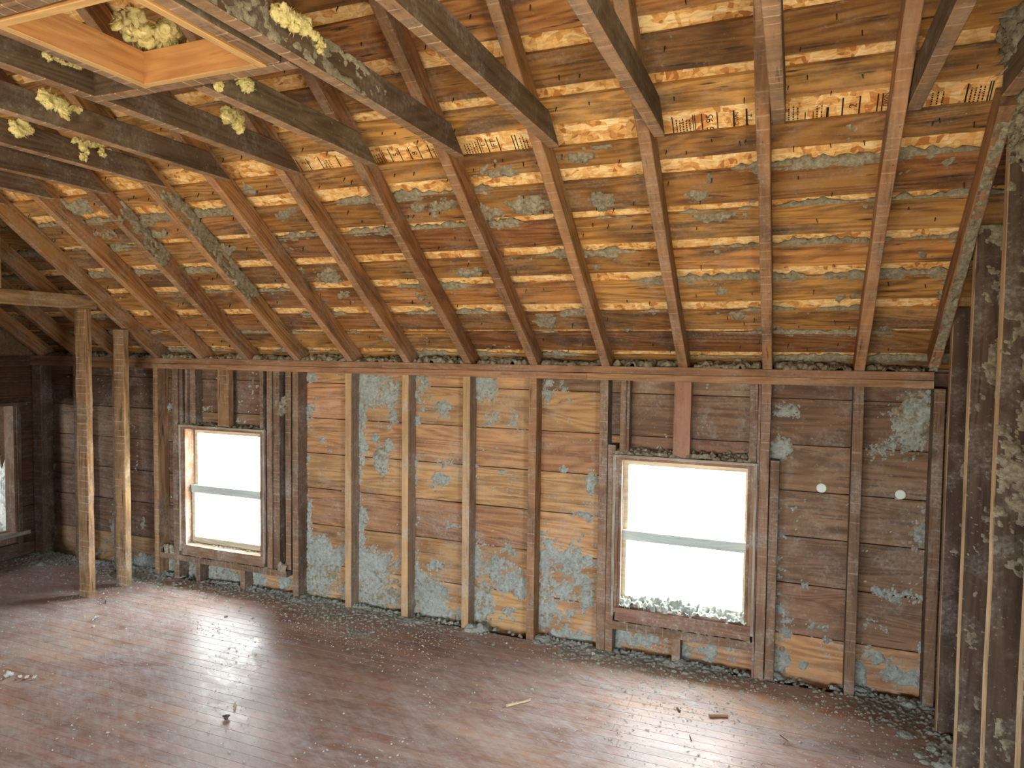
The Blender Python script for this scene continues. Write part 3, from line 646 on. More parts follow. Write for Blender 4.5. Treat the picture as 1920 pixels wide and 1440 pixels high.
# --- on the roof boards
RB = [(815, 388, 42, 15, 1), (900, 402, 40, 18, 1), (985, 386, 40, 16, 1.1), (940, 322, 30, 12, .9), (1122, 268, 34, 12, 1.1), (1085, 296, 24, 9, 1.1), (1125, 376, 24, 17, 1), (1330, 408, 28, 9, 1), (1310, 366, 20, 8, .8), (1590, 300, 34, 13, .9), (1782, 304, 24, 9, .9),
      (530, 402, 34, 11, .9), (470, 356, 9, 7, 1.2), (620, 522, 26, 16, 1), (640, 545, 20, 14, .9), (545, 510, 30, 10, .6), (880, 512, 32, 9, .9), (1020, 602, 20, 14, 1), (700, 366, 44, 9, .7), (1420, 382, 20, 9, .7), (790, 560, 18, 12, .8), (660, 480, 24, 9, .6), (1380, 590, 14, 9, .9), (1350, 545, 12, 8, .9),
      (140, 390, 40, 14, .8), (170, 440, 40, 10, .7), (260, 420, 24, 10, .9), (290, 440, 20, 9, .7), (90, 480, 30, 10, .7), (1340, 340, 26, 10, .6), (1600, 240, 20, 8, .5), (1440, 620, 26, 8, .6), (1590, 560, 30, 8, .5), (1730, 480, 14, 8, .8), (1660, 620, 30, 8, .6), (1770, 560, 12, 60, .8), (1810, 440, 10, 60, .8),
      (860, 620, 24, 9, .7), (740, 640, 24, 10, .8), (1120, 500, 20, 8, .7), (1170, 620, 24, 8, .6), (420, 470, 24, 10, .7), (360, 560, 20, 10, .6)]
us2 = np.arange(XL, XR, .007); vs2 = np.arange(-.2, 2.3, .007); U2, V2_ = np.meshgrid(us2, vs2, indexing='ij'); mk2 = np.zeros_like(U2)
for (x, y, rx, ry, wt) in RB:
    c = roofp(x, y); a = abs(roofp(x + rx, y)[0] - roofp(x - rx, y)[0]) / 2; b = abs(roofp(x, y + ry)[1] - roofp(x, y - ry)[1]) / 2
    q = ((U2 - c[0]) / a) ** 2 + ((V2_ - c[1]) / b) ** 2; mk2 = np.maximum(mk2, wt * np.exp(-q * .8))
inb = np.zeros_like(U2, bool); edge = np.zeros_like(U2)
for (s0, s1) in boards:
    inb |= (V2_ > s0 + .004) & (V2_ < s1 - .002); edge = np.maximum(edge, np.clip(1 - (s1 - V2_) / .022, 0, 1) * (V2_ < s1))
m1 = fbm(U2 * 8, V2_ * 12, 11, 5); m2 = fbm(U2 * 40, V2_ * 40, 12, 4); m3 = fbm(U2 * 5, V2_ * 2.5, 13, 3)
f2 = mk2 * 1.0 + edge * .34 * (m3 > .5) * (V2_ < 1.12) + (m1 - .5) * .8 + (m2 - .5) * 1.35 - .59 - np.clip((V2_ - 1.25) * .5, 0, .4)
f2 = np.where(inb, f2, -1)
h2 = np.where(f2 > 0, np.maximum(np.clip(f2 * .07, 0, .012) * (.3 + 1.4 * m2), .0008), -1)
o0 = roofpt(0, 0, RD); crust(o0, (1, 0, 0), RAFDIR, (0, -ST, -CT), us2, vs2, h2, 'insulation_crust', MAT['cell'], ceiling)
# ridges of insulation caught on the upper edges of the boards
V = []; Fq = []; base = 0; vlist = []; flist = []
for bi, (s0, s1) in enumerate(boards[:13]):
    xs = np.arange(XL, XR, .009); gap_hi = gaps[bi][1] if bi < len(gaps) else s1 + .05
    amp = np.clip((fbm(xs * 2.2, np.full_like(xs, bi * 3.1), 21, 4) - .40) * 5, 0, 1) * (.35 + .9 * fbm(xs * 30, np.full_like(xs, bi * 1.7), 23, 3))
    amp *= .12 if bi == 7 else .35 if bi > 7 else 1.
    R = amp * min(.026, (gap_hi - s1) * .55 + .006)
    ang = np.linspace(-.5, math.pi, 7)
    ring = []
    for q, aa in enumerate(ang):
        rr = R * (.75 + .5 * vnoise(xs * 60, np.full_like(xs, q * 1.3 + bi), 31))
        ds = rr * np.sin(aa); dd = RD + .004 + rr * .35 - rr * .9 * np.cos(aa) * .6
        y = -(s1 - .004 + ds) * CT; zz = ZR + dd / CT - M_ * y
        ring.append(np.stack([xs, y, zz], 1))
    P = np.stack(ring, 1); nx_, na = P.shape[:2]; on = R > .0035; ok = on[:-1] & on[1:]
    idx = np.arange(nx_ * na).reshape(nx_, na) + base; ii = np.nonzero(ok)[0]
    for q in range(na - 1): flist.append(np.stack([idx[ii, q], idx[ii, q + 1], idx[ii + 1, q + 1], idx[ii + 1, q]], 1))
    vlist.append(P.reshape(-1, 3)); base += nx_ * na
tag(link('insulation_ridge', meshq(np.concatenate(vlist), np.concatenate(flist)), MAT['cell'], ceiling), kind='stuff')
# --- streaks on rafter sides, ties, studs
def side_crust(X, path, half, name, seed, mat='cell', side=1, dens=1.):
    """crust on the +x face of a rafter: path of photo points"""
    us = np.arange(-.2, 2.2, .005); vs = np.arange(.002, RD - .002, .005); A, B = np.meshgrid(us, vs, indexing='ij')
    pp = [hit(x, y, (1, 0, 0), X) for x, y in path]; ss = [-p[1] * CT + (p[2] - ZR) * ST for p in pp]
    a, b = min(ss), max(ss)
    t = np.clip((A - a) / .06, 0, 1) * np.clip((b - A) / .06, 0, 1)
    f = t * dens + (fbm(A * 10, B * 22, seed, 4) - .5) * 1.7 + (fbm(A * 50, B * 50, seed + 5, 3) - .5) * 1.0 - .62 + (B - .05) * 3.
    h = np.where((f > 0) & (t > 0), np.maximum(np.clip(f * .05, 0, .009), .001), -1)
    o = crust((X, 0, ZR), (0, -CT, ST), (0, ST, CT), (1, 0, 0), us, vs, h, name, MAT[mat], None)
    return o
rafs = {round((o.matrix_world[0][3] - W / 2) / S): o for o in bpy.data.objects if o.name.startswith('rafter')}
for k, path, dn in ((-1, [(290, 365), (470, 590)], .86), (-2, [(208, 395), (300, 520)], .86), (-3, [(150, 330), (200, 400)], .5), (6, [(1420, 40), (1425, 200)], .5)):
    o = side_crust(k * S + W, path, .03, 'insulation_streak', 40 + k, dens=dn)
    if o is not None:
        o.parent = rafs[k]; o.matrix_parent_inverse = LOC[rafs[k].name].inverted()
ties = {o['label']: o for o in bpy.data.objects if o.name.startswith('collar_tie')}
t3 = ties[tl[3]]
us = np.arange(1.05, 2.6, .005); vs = np.arange(.002, .098, .005); A, B = np.meshgrid(us, vs, indexing='ij')
f = np.clip((A - 1.62) / .15, 0, 1) * np.clip((2.55 - A) / .1, 0, 1) * .5 + (fbm(A * 9, B * 25, 61, 4) - .5) * 1.3 + (fbm(A * 50, B * 50, 62, 3) - .5) * 1.0 - .42 + (A < 1.62) * -.1
h = np.where(f > 0, np.maximum(np.clip(f * .05, 0, .009), .001), -1)
o = crust((3 * S + W + .0452, 0, ZT), (0, -1, 0), (0, 0, 1), (1, 0, 0), us, vs, h, 'insulation_crust', MAT['cell'], None)
o.parent = t3; o.matrix_parent_inverse = LOC[t3.name].inverted()
# end rafter underside and right stud faces
for n_, (y, t) in enumerate(RS[:5]):
    zt_ = zroof(y, RD); us = np.arange(.0, zt_ - .03, .006); vs = np.arange(-.02, .118, .006); A, B = np.meshgrid(us, vs, indexing='ij')
    wt = [.26, .28, .36, .42, .4][n_]
    f = wt + (fbm(A * 4, B * 9, 70 + n_, 4) - .5) * 1.5 + (fbm(A * 35, B * 35, 80 + n_, 4) - .5) * 1.2 - .62 + np.clip((A - 1.0) * .35, -.08, .24) + np.clip((B - .05) * 2.2, -.1, .2) + (A < .25) * .12
    h = np.where(f > 0, np.maximum(np.clip(f * .075, 0, .02) * (.4 + 1.2 * fbm(A * 40, B * 40, 90 + n_, 3)), .001), -1)
    if n_ == 0: h[A > zroof(y, 0) - .02] = -1
    h[B < .003] = -1
    crust((3.19, y - t / 2, 0), (0, 0, 1), (1, 0, 0), (0, -1, 0), us, vs, h, 'insulation_crust', MAT['cell'], wall_right)
us = np.arange(.0, 1.3, .005); vs = np.arange(-.020, .020, .005); A, B = np.meshgrid(us, vs, indexing='ij')
f = .35 + (fbm(A * 7, B * 20, 101, 4) - .5) * 1.0 + (fbm(A * 50, B * 50, 102, 3) - .5) * .7 - .2
h = np.where(f > 0, np.maximum(np.clip(f * .04, 0, .012), .001), -1)
endr = [o for o in bpy.data.objects if o.name.startswith('rafter') and 'caked' in o.get('label', '')][0]
o = crust((3.166, 0, ZR), (0, -CT, ST), (1, 0, 0), (0, -ST, -CT), us, vs, h, 'insulation_crust', MAT['cell'], None); o.parent = endr; o.matrix_parent_inverse = LOC[endr.name].inverted()
# --- heaps: on the plate between rafters, window heads and sills, along the floor edge
def heap(name, org, U, Vv, us, vs, pts, mat, label, seed, cat='insulation'):
    h = lumps(us, vs, pts); A, B = np.meshgrid(us, vs, indexing='ij')
    h = np.where(h > 0, h * (.45 + 1.1 * fbm(A * 45, B * 45, seed, 3)) + (fbm(A * 130, B * 130, seed + 7, 2) - .45) * .012 * np.clip(h / .01, .2, 1), -1)
    o = crust(org, U, Vv, np.cross(U, Vv), us, vs, h, name, mat, None)
    return tag(o, label, cat)
us = np.arange(XL + .05, 3.14, .006); vs = np.arange(.0, .24, .006); pts = []
for k in range(-8, 8):
    x0, x1 = k * S + W + .008, (k + 1) * S - .008
    for _ in range(70):
        u = random.uniform(x0 + .012, x1 - .012); v = abs(random.gauss(.09, .06)) + .012; r = random.uniform(.012, .026)
        if x0 + r > u: u = x0 + r
        if x1 - r < u: u = x1 - r
        am = .2 + 1.0 * float(fbm(np.array([u * 3.]), np.array([.5]), 55, 3)[0])
        pts.append((u, min(v, .2), r, am * (.015 + .18 * min(v, .14)) - .012))
heap('loose_insulation', (0, 0, 1.5495), (1, 0, 0), (0, 1, 0), us, vs, pts, MAT['cell'], 'loose grey insulation heaped on the top plate between the rafter feet', 121)
for (w_, n, lab, hh) in ((WIN1, 190, 'grey insulation crumbs lying on the head of the window by the posts', .012), (WIN2, 340, 'grey insulation piled on the head of the window with the heaped sill', .040)):
    us = np.arange(w_[0] - .01, w_[1] + .01, .004); vs = np.arange(-.012, .095, .004); pts = []
    for _ in range(n):
        u = random.uniform(w_[0] + .0, w_[1]); v = random.uniform(.0, .092); r = random.uniform(.007, .018)
        pts.append((u, v, r, hh * (.3 + v * 9) * random.uniform(.1, .9) - .008))
    heap('loose_insulation', (0, 0, w_[3] + .0105), (1, 0, 0), (0, 1, 0), us, vs, pts, MAT['cell'], lab, 122)
us = np.arange(WIN2[0] + .02, WIN2[1] - .02, .004); vs = np.arange(-.014, .058, .004); pts = []
for _ in range(420):
    u = random.uniform(us[0], us[-1]); v = random.uniform(-.012, .056); pts.append((u, v, random.uniform(.006, .016), .03 * random.uniform(-.1, 1) * (.7 + .4 * math.sin(u * 7)) + .45 * max(v, 0) - .004))
heap('loose_insulation', (0, 0, WIN2[2] + .025), (1, 0, 0), (0, 1, 0), us, vs, pts, MAT['cell_cool_lit'], 'grey shredded insulation heaped along the window sill', 123)
us = np.arange(WIN1[0] + .02, WIN1[1] - .02, .004); pts = []
for _ in range(90): pts.append((random.uniform(us[0], us[-1]), random.uniform(.035, .056), random.uniform(.004, .009), random.uniform(-.004, .002)))
heap('loose_insulation', (0, 0, WIN1[2] + .025), (1, 0, 0), (0, 1, 0), us, vs, pts, MAT['cell'], 'thin line of insulation crumbs on the sill of the window by the posts', 124)
us = np.arange(1.68, 2.42, .004); vs = np.arange(-.004, .09, .004); pts = []
for _ in range(200): pts.append((random.uniform(1.69, 2.41), random.uniform(.004, .086), random.uniform(.005, .014), random.uniform(-.008, .004)))
heap('loose_insulation', (0, 0, .18), (1, 0, 0), (0, 1, 0), us, vs, pts, MAT['cell'], 'crumbs of insulation on the rough sill under the heaped window', 125)
us = np.arange(-1.58, -.46, .004); pts = []
for _ in range(160): pts.append((random.uniform(-1.57, -.47), random.uniform(.004, .086), random.uniform(.005, .013), random.uniform(-.009, .003)))
for _ in range(60): pts.append((random.gauss(-1.53, .03), random.uniform(.01, .08), random.uniform(.012, .024), random.uniform(.0, .03)))
for _ in range(40): pts.append((random.gauss(-.49, .015), random.uniform(.01, .08), random.uniform(.010, .02), random.uniform(.0, .03)))
heap('loose_insulation', (0, 0, .165), (1, 0, 0), (0, 1, 0), us, vs, pts, MAT['cell'], 'crumbs of insulation on the rough sill under the window by the posts', 126)
# floor edge
us = np.arange(XL, 3.26, .005); vs = np.arange(-.62, .092, .005); pts = []
for _ in range(8500):
    u = random.uniform(XL + .02, 3.24); d = random.expovariate(1 / .085); v = .05 - d
    if v < -.6: continue
    a = float(fbm(np.array([u * 2.1]), np.array([2.2]), 66, 3)[0]); cor = max(0, (u - 2.9) / .35) + max(0, (-1.9 - u) / 2)
    if random.random() > np.clip((a - .30) * 3 + cor, .08, 1): continue
    pts.append((u, v, random.uniform(.004, .0105), max(0, .05 - d) * .30 * a + random.uniform(-.006, .001)))
for (px, py, n, r, hh) in ((770, 1165, 60, .05, .02), (895, 1178, 70, .05, .05), (1018, 1200, 60, .045, .04), (1450, 1265, 90, .055, .05), (1600, 1290, 60, .05, .04), (620, 1160, 60, .08, .0), (670, 1190, 60, .06, .0), (1725, 1330, 160, .08, .05), (1640, 1320, 60, .1, .0), (250, 1085, 60, .06, .015),
                          (1120, 1225, 40, .05, .01), (75, 1055, 70, .12, .006), (1270, 1245, 40, .04, .02), (1330, 1265, 80, .12, .0), (560, 1125, 60, .06, .01), (330, 1100, 60, .1, 0), (1690, 1350, 120, .1, .0)):
    c = floorp(px, py)
    for _ in range(int(n * 1.4)): pts.append((c[0] + random.gauss(0, r), c[1] + random.gauss(0, r * .7), random.uniform(.004, .011), random.uniform(-.006, .001)))
    for _ in range(7 if hh > .004 else 0):                                       # rounded mounds
        R_ = random.uniform(.022, .05); pts.append((c[0] + random.gauss(0, r * .6), c[1] + random.gauss(0, r * .35), R_, -R_ * .55 + hh * .4 * random.random()))
heap('loose_insulation', (0, 0, .0002), (1, 0, 0), (0, 1, 0), us, vs, pts, MAT['cell_cool_lit'], 'loose grey insulation lying along the floor edge under the knee wall', 131)
# corner drift at the stud wall
us = np.arange(2.95, 3.285, .006); vs = np.arange(-1.9, -.02, .006); pts = []
for _ in range(1300):
    v = random.uniform(-1.85, -.05); u = 3.275 - random.expovariate(1 / .055)
    if u > 2.97: pts.append((u, v, random.uniform(.005, .012), max(0, (u - 3.1)) * .15 * random.random() - .004)) if random.random() < .8 else pts.append((u, v, random.uniform(.02, .045), -.018))
heap('loose_insulation', (0, 0, .0002), (1, 0, 0), (0, 1, 0), us, vs, pts, MAT['cell_cool_lit'], 'grey insulation drifted against the feet of the stud wall', 132)
# pale heap in the side room
us = np.arange(-5.0, -3.05, .02); vs = np.arange(-.9, 1.5, .02); pts = []
for _ in range(900):
    u, v = random.uniform(-4.9, -3.1), random.uniform(-.8, 1.4); pts.append((u, v, random.uniform(.04, .09), .05 + .22 * max(0, -3.2 - u) * random.random()))
heap('loose_insulation', (0, 0, -.02), (1, 0, 0), (0, 1, 0), us, vs, pts, MAT['cell_pale'], 'pale heap of insulation on the floor beyond the low opening', 133)

# --- crumbs scattered over the floor (one uncountable scatter)
N = 15000; P = np.zeros((N, 3)); rr = RNG.random(N)
P[:, 0] = RNG.uniform(XL + .05, 3.15, N); P[:, 1] = -np.abs(RNG.gamma(1.3, .62, N)) - .01
clu = fbm(P[:, 0] * 2.3, P[:, 1] * 2.3, 141, 4); keep = (RNG.random(N) < np.clip((clu - .36) * 4.5, .05, 1)) & (P[:, 1] > -3.0); P = P[keep]; N = len(P)
sz = .0013 + .0045 * RNG.random(N) ** 3
oc = np.array([(1, 0, 0), (-1, 0, 0), (0, 1, 0), (0, -1, 0), (0, 0, 1), (0, 0, -.5)], float); of = np.array([(0, 2, 4), (2, 1, 4), (1, 3, 4), (3, 0, 4), (2, 0, 5), (1, 2, 5), (3, 1, 5), (0, 3, 5)])
a = RNG.uniform(0, 6.28, N); str_ = RNG.uniform(.6, 1.8, N)
Vc = oc[None] * sz[:, None, None] * np.stack([str_, 1 / str_, RNG.uniform(.5, 1., N)], 1)[:, None, :] * RNG.uniform(.7, 1.3, (N, 6, 1))
ca, sa = np.cos(a)[:, None], np.sin(a)[:, None]; X_, Y_ = Vc[..., 0].copy(), Vc[..., 1].copy(); Vc[..., 0] = X_ * ca - Y_ * sa; Vc[..., 1] = X_ * sa + Y_ * ca
Vc += P[:, None, :]; Vc[..., 2] += sz[:, None] * .4
Fc = (of[None] + np.arange(N)[:, None, None] * 6).reshape(-1, 3)
tag(link('floor_crumbs', meshq(Vc.reshape(-1, 3), Fc, False), MAT['cell_pale']), 'fine pale insulation crumbs strewn over the wood floor', 'insulation', None, 'stuff')

# ================================================================== SMALL THINGS
# nail points through the roof boards: one countless part of the roof
V = []; F = []
for bi, (s0, s1) in enumerate(boards[:14]):
    for x in np.arange(XL + .1, XR - .05, .075):
        if random.random() > (.62 if bi > 5 else .4): continue
        s = random.choice([s0 + .03, s1 - .035, (s0 + s1) / 2]) + random.uniform(-.02, .02); X = x + random.uniform(-.035, .035)
        if abs(((X / S) % 1) - .055) < .09: continue
        p = roofpt(X, s, RD); L = random.uniform(.010, .022); r = .002; q = p + np.array([random.uniform(-.004, .004), -ST * L * .6, -L])
        b = len(V)
        for (dx, dy) in ((-r, -r), (r, -r), (r, r), (-r, r)): V.append(p + np.array([dx, dy, .002]))
        for (dx, dy) in ((-r, -r), (r, -r), (r, r), (-r, r)): V.append(q + np.array([dx * .6, dy * .6, 0]))
        F += [(b, b + 1, b + 5, b + 4), (b + 1, b + 2, b + 6, b + 5), (b + 2, b + 3, b + 7, b + 6), (b + 3, b, b + 4, b + 7), (b + 4, b + 5, b + 6, b + 7)]
tag(link('nail_points', mesh(V, F), MAT['nail'], ceiling), kind='stuff')
# print on the strand board decking, read sideways
ctmp = bpy.data.collections.new('tmp')
def osb_frame(px, py):
    X, s = roofp(px, py, DD - .0004); p = roofpt(X, s, DD - .0006)
    return p, X, s
def text(txt, px, py, size, name='stamped_print'):
    cu = bpy.data.curves.new('t', 'FONT'); cu.body = txt; cu.size = size; cu.align_x = 'CENTER'; cu.align_y = 'CENTER'
    o = bpy.data.objects.new('t', cu); COL.objects.link(o); dg = bpy.context.evaluated_depsgraph_get()
    me = bpy.data.meshes.new_from_object(o.evaluated_get(dg)); bpy.data.objects.remove(o); p, X, s = osb_frame(px, py)
    link(name, me, MAT['ink'], ceiling, frame(p, RAFDIR, (-1, 0, 0)))      # reads up the slope
def bars(rects, name='stamped_print'):
    """rects in (X, s) on the decking"""
    V = []; F = []
    for (xa, xb, sa_, sb) in rects:
        b = len(V); V += [roofpt(xa, sa_, DD - .0006), roofpt(xb, sa_, DD - .0006), roofpt(xb, sb, DD - .0006), roofpt(xa, sb, DD - .0006)]; F.append((b, b + 3, b + 2, b + 1))
    link(name, mesh(V, F), MAT['ink'], ceiling)
GS0, GS1 = 1.19, 1.275
def vline(px, py, w=.004, a=GS0, b=GS1 - .01):
    X = osb_frame(px, py)[1]; return (X - w / 2, X + w / 2, a, b)
def fine_rows(px0, px1, py, n, r):           # rows of print too small to read
    X0 = osb_frame(px0, py)[1]; X1 = osb_frame(px1, py)[1]; out = []
    for i in range(n):
        X = X0 + (X1 - X0) * (i + .5) / n; s = GS0 + .003
        while s < GS1 - .028:
            L = r.uniform(.003, .009); out.append((X - .0022, X + .0022, s, s + L)); s += L + r.uniform(.002, .004)
    return out
rr_ = random.Random(3)
text('95', 1331, 222, .036); text('5', 1333, 241, .036); text('DWN', 1382, 222, .020); text('2', 1405, 217, .026)
bars([vline(1316, 225), vline(1345, 222), vline(1376, 222, .006), vline(1400, 219, .006), vline(1418, 217), vline(1300, 233, .003), vline(1303.5, 233, .003), vline(1262, 238)] + fine_rows(1266, 1297, 237, 5, rr_))
text('IFT', 926, 270, .036); text('L', 905, 271, .03); bars([vline(913, 270), vline(934, 267), vline(898, 272), vline(902, 272, .002), vline(962, 264), vline(968, 264)] + fine_rows(868, 895, 272, 5, rr_) + fine_rows(972, 990, 262, 3, rr_))
text('5', 742, 290, .036); text('8', 778, 287, .036); bars([vline(732, 291), vline(750, 289), vline(769, 288), vline(787, 286), vline(806, 284), vline(717, 293, .003), vline(720, 293, .003)] + fine_rows(700, 715, 294, 3, rr_) + fine_rows(810, 818, 284, 1, rr_))
text('2', 570, 306, .030); bars([vline(559, 307), vline(577, 305), vline(599, 301), vline(632, 299)] + fine_rows(604, 620, 302, 3, rr_))
text('2', 1600, 198, .034); text('DWN', 1662, 186, .020); bars([vline(1580, 199, .005), vline(1612, 195, .005), vline(1646, 189), vline(1655, 188), vline(1552, 202, .008, GS0, GS1 - .04), vline(1510, 208, .003, GS0, GS1 - .05), vline(1525, 206, .003, GS0, GS1 - .05)] + fine_rows(1475, 1500, 211, 3, rr_) + fine_rows(1528, 1545, 205, 2, rr_))
bars([vline(1815, 165, .005), vline(1858, 158), vline(1863, 157)] + fine_rows(1820, 1852, 161, 4, rr_) + fine_rows(1745, 1775, 172, 3, rr_))
# round plugs in the wall boards
def disc(r, t, n=20):
    V = [(r * math.cos(6.2832 * i / n), z, r * math.sin(6.2832 * i / n)) for z in (0, -t) for i in range(n)] + [(.78 * r * math.cos(6.2832 * i / n), -t - .0015, .78 * r * math.sin(6.2832 * i / n)) for i in range(n)]
    F = [(i, (i + 1) % n, n + (i + 1) % n, n + i) for i in range(n)] + [(n + i, n + (i + 1) % n, 2 * n + (i + 1) % n, 2 * n + i) for i in range(n)] + [tuple(2 * n + i for i in range(n))]
    return mesh(V, F)
pd = disc(.0225, .006)
for (px, py, lab) in ((1540, 915, 'round white blow-in hole plug between the window and the lone stud'), (1688, 927, 'round white blow-in hole plug between the lone stud and the corner')):
    c = wallp(px, py); tag(link('hole_plug', pd, MAT['plug'], None, Matrix.Translation((c[0], SHY + .001, c[2]))), lab, 'plug', 'round plugs in the wall boards')
# tufts of yellow glass wool
def ico():
    t = (1 + 5 ** .5) / 2; v = [(-1, t, 0), (1, t, 0), (-1, -t, 0), (1, -t, 0), (0, -1, t), (0, 1, t), (0, -1, -t), (0, 1, -t), (t, 0, -1), (t, 0, 1), (-t, 0, -1), (-t, 0, 1)]
    f = [(0, 11, 5), (0, 5, 1), (0, 1, 7), (0, 7, 10), (0, 10, 11), (1, 5, 9), (5, 11, 4), (11, 10, 2), (10, 7, 6), (7, 1, 8), (3, 9, 4), (3, 4, 2), (3, 2, 6), (3, 6, 8), (3, 8, 9), (4, 9, 5), (2, 4, 11), (6, 2, 10), (8, 6, 7), (9, 8, 1)]
    v = [np.array(a) / np.linalg.norm(a) for a in v]
    for _ in range(2):
        nf = []; ch = {}
        def mid(a, b):
            k = (min(a, b), max(a, b))
            if k not in ch: q = v[a] + v[b]; v.append(q / np.linalg.norm(q)); ch[k] = len(v) - 1
            return ch[k]
        for (a, b, c) in f:
            x, y, z = mid(a, b), mid(b, c), mid(c, a); nf += [(a, x, z), (b, y, x), (c, z, y), (x, y, z)]
        f = nf
    return np.array(v), np.array(f)
IV, IF = ico()
def clump_mesh(balls, seed, rough=.35, fibres=0):
    r = np.random.default_rng(seed); vs_ = []; fs = []; b = 0
    for (c, rad, st) in balls:
        d = 1 + rough * (r.random(len(IV)) - .5) * 1.2 + rough * .8 * np.sin(IV @ r.normal(0, 3, 3) + r.uniform(0, 6))
        vs_.append(np.array(c) + IV * d[:, None] * rad * np.array(st)); fs.append(IF + b); b += len(IV)
        for _ in range(fibres):                                                  # loose strands sticking out
            n = r.normal(0, 1, 3); n /= np.linalg.norm(n); t = np.cross(n, r.normal(0, 1, 3)); t /= np.linalg.norm(t)
            p0 = np.array(c) + n * rad * np.array(st) * .7; p1 = p0 + (n * r.uniform(.4, 1.0) + r.normal(0, .4, 3)) * rad; wdt = rad * .10
            vs_.append(np.array([p0 - t * wdt, p0 + t * wdt, p1])); fs.append(np.array([[b, b + 1, b + 2]])); b += 3
    return meshq(np.concatenate(vs_), np.concatenate(fs), True)
def tuft(px, py, plane, off, shape, lab, seed, scale=1., mat='fibre', cat='insulation tuft', group='tufts of yellow glass wool', name='insulation_tuft'):
    """shape: balls in photo pixels relative to (px, py), laid on a plane, given thickness"""
    balls = []; c0 = hit(px, py, *plane)
    for (dx, dy, rp) in shape:
        c = hit(px + dx, py + dy, *plane); rad = np.linalg.norm(hit(px + dx + rp, py + dy, *plane) - c) if plane[0][0] == 0 else np.linalg.norm(c - CAM) * rp / FPX
        rad = np.linalg.norm(c - CAM) * rp / FPX
        balls.append((c - c0, rad * scale, (1, 1, 1)))
    n = np.array(off, float)
    o = link(name, clump_mesh(balls, seed, .45, 26), MAT[mat], None, Matrix.Translation(Vector([float(v) for v in c0 + n])))
    return tag(o, lab, cat, group)
def blobchain(pts, r0, n, seed, spread=.85):
    r = random.Random(seed); out = []; n = int(n * 1.7)
    for i in range(n):
        a, b = pts[min(int(i / n * (len(pts) - 1)), len(pts) - 2)], pts[min(int(i / n * (len(pts) - 1)), len(pts) - 2) + 1]; t = (i / n * (len(pts) - 1)) % 1
        out.append((a[0] + (b[0] - a[0]) * t + r.uniform(-r0, r0) * spread, a[1] + (b[1] - a[1]) * t + r.uniform(-r0, r0) * spread, r0 * r.uniform(.28, .78)))
    return out
tx = lambda k: ((1, 0, 0), k * S + W + .060)        # +x face of tie k
tuft(0, 0, ((0, 0, 1), ZT + .13), (0, 0, 0), blobchain([(235, 30), (260, 55), (300, 65), (330, 70)], 17, 26, 1) + blobchain([(268, 60), (275, 90)], 12, 12, 2), 'large yellow and grey wool tuft bulging through the hatch', 1)
tuft(0, 0, tx(3), (.0, 0, 0), blobchain([(520, 15), (545, 40), (575, 55)], 12, 22, 3) + blobchain([(575, 55), (595, 75), (606, 100)], 7, 14, 4), 'long yellow wool strip lying over the insulation-crusted tie', 2)
tuft(0, 0, tx(2), (0, 0, 0), blobchain([(455, 150), (470, 165)], 9, 12, 5), 'yellow wool tuft at the top of the cut tie by the header', 3)
tuft(0, 0, tx(2), (0, 0, 0), blobchain([(402, 156), (414, 162)], 6, 8, 6), 'small yellow wool tag stuck near the hatch corner', 4)
tuft(0, 0, tx(1), (.005, 0, 0), blobchain([(425, 215), (445, 232)], 11, 16, 7), 'round yellow wool tuft on the tie beyond the hatch', 5)
tuft(0, 0, tx(0), (0, 0, 0), blobchain([(78, 178), (100, 195), (120, 205)], 10, 20, 8) + blobchain([(118, 205), (126, 228)], 4, 8, 9) + blobchain([(130, 203), (150, 208)], 5, 8, 10), 'ragged yellow wool tuft hanging off a tie with two tails', 6)
tuft(0, 0, tx(1), (0, 0, 0), blobchain([(85, 102), (115, 113), (155, 128)], 5, 16, 11), 'thin yellow wool strip along the top of the tie beside the hatch', 7)
tuft(0, 0, tx(-1), (0, 0, 0), blobchain([(28, 238), (42, 240), (55, 242)], 9, 12, 12), 'twin-lobed yellow wool tuft between two ties', 8)
tuft(0, 0, tx(-1), (0, 0, 0), blobchain([(140, 263), (165, 268), (190, 276)], 5, 12, 13) + blobchain([(157, 272), (158, 300)], 6, 12, 14) + blobchain([(188, 276), (192, 294)], 4, 8, 15), 'dangling yellow wool strands under a tie', 9)
tuft(0, 0, ((1, 0, 0), 2 * S + W + .012), (0, 0, 0), blobchain([(756, 120), (765, 132)], 4, 6, 16), 'pale wool shred stuck to a shadowed rafter', 10)
tuft(0, 0, ((1, 0, 0), 2 * S + W + .012), (0, 0, 0), blobchain([(775, 158), (772, 178)], 5, 7, 17), 'yellow wool shred lower on the shadowed rafter', 11)
tuft(0, 0, ((1, 0, 0), 4 * S + W + .01), (.0, 0, 0), blobchain([(1174, 48), (1176, 66)], 6, 7, 18), 'little cream wool tag on the reddish rafter', 12) if False else None
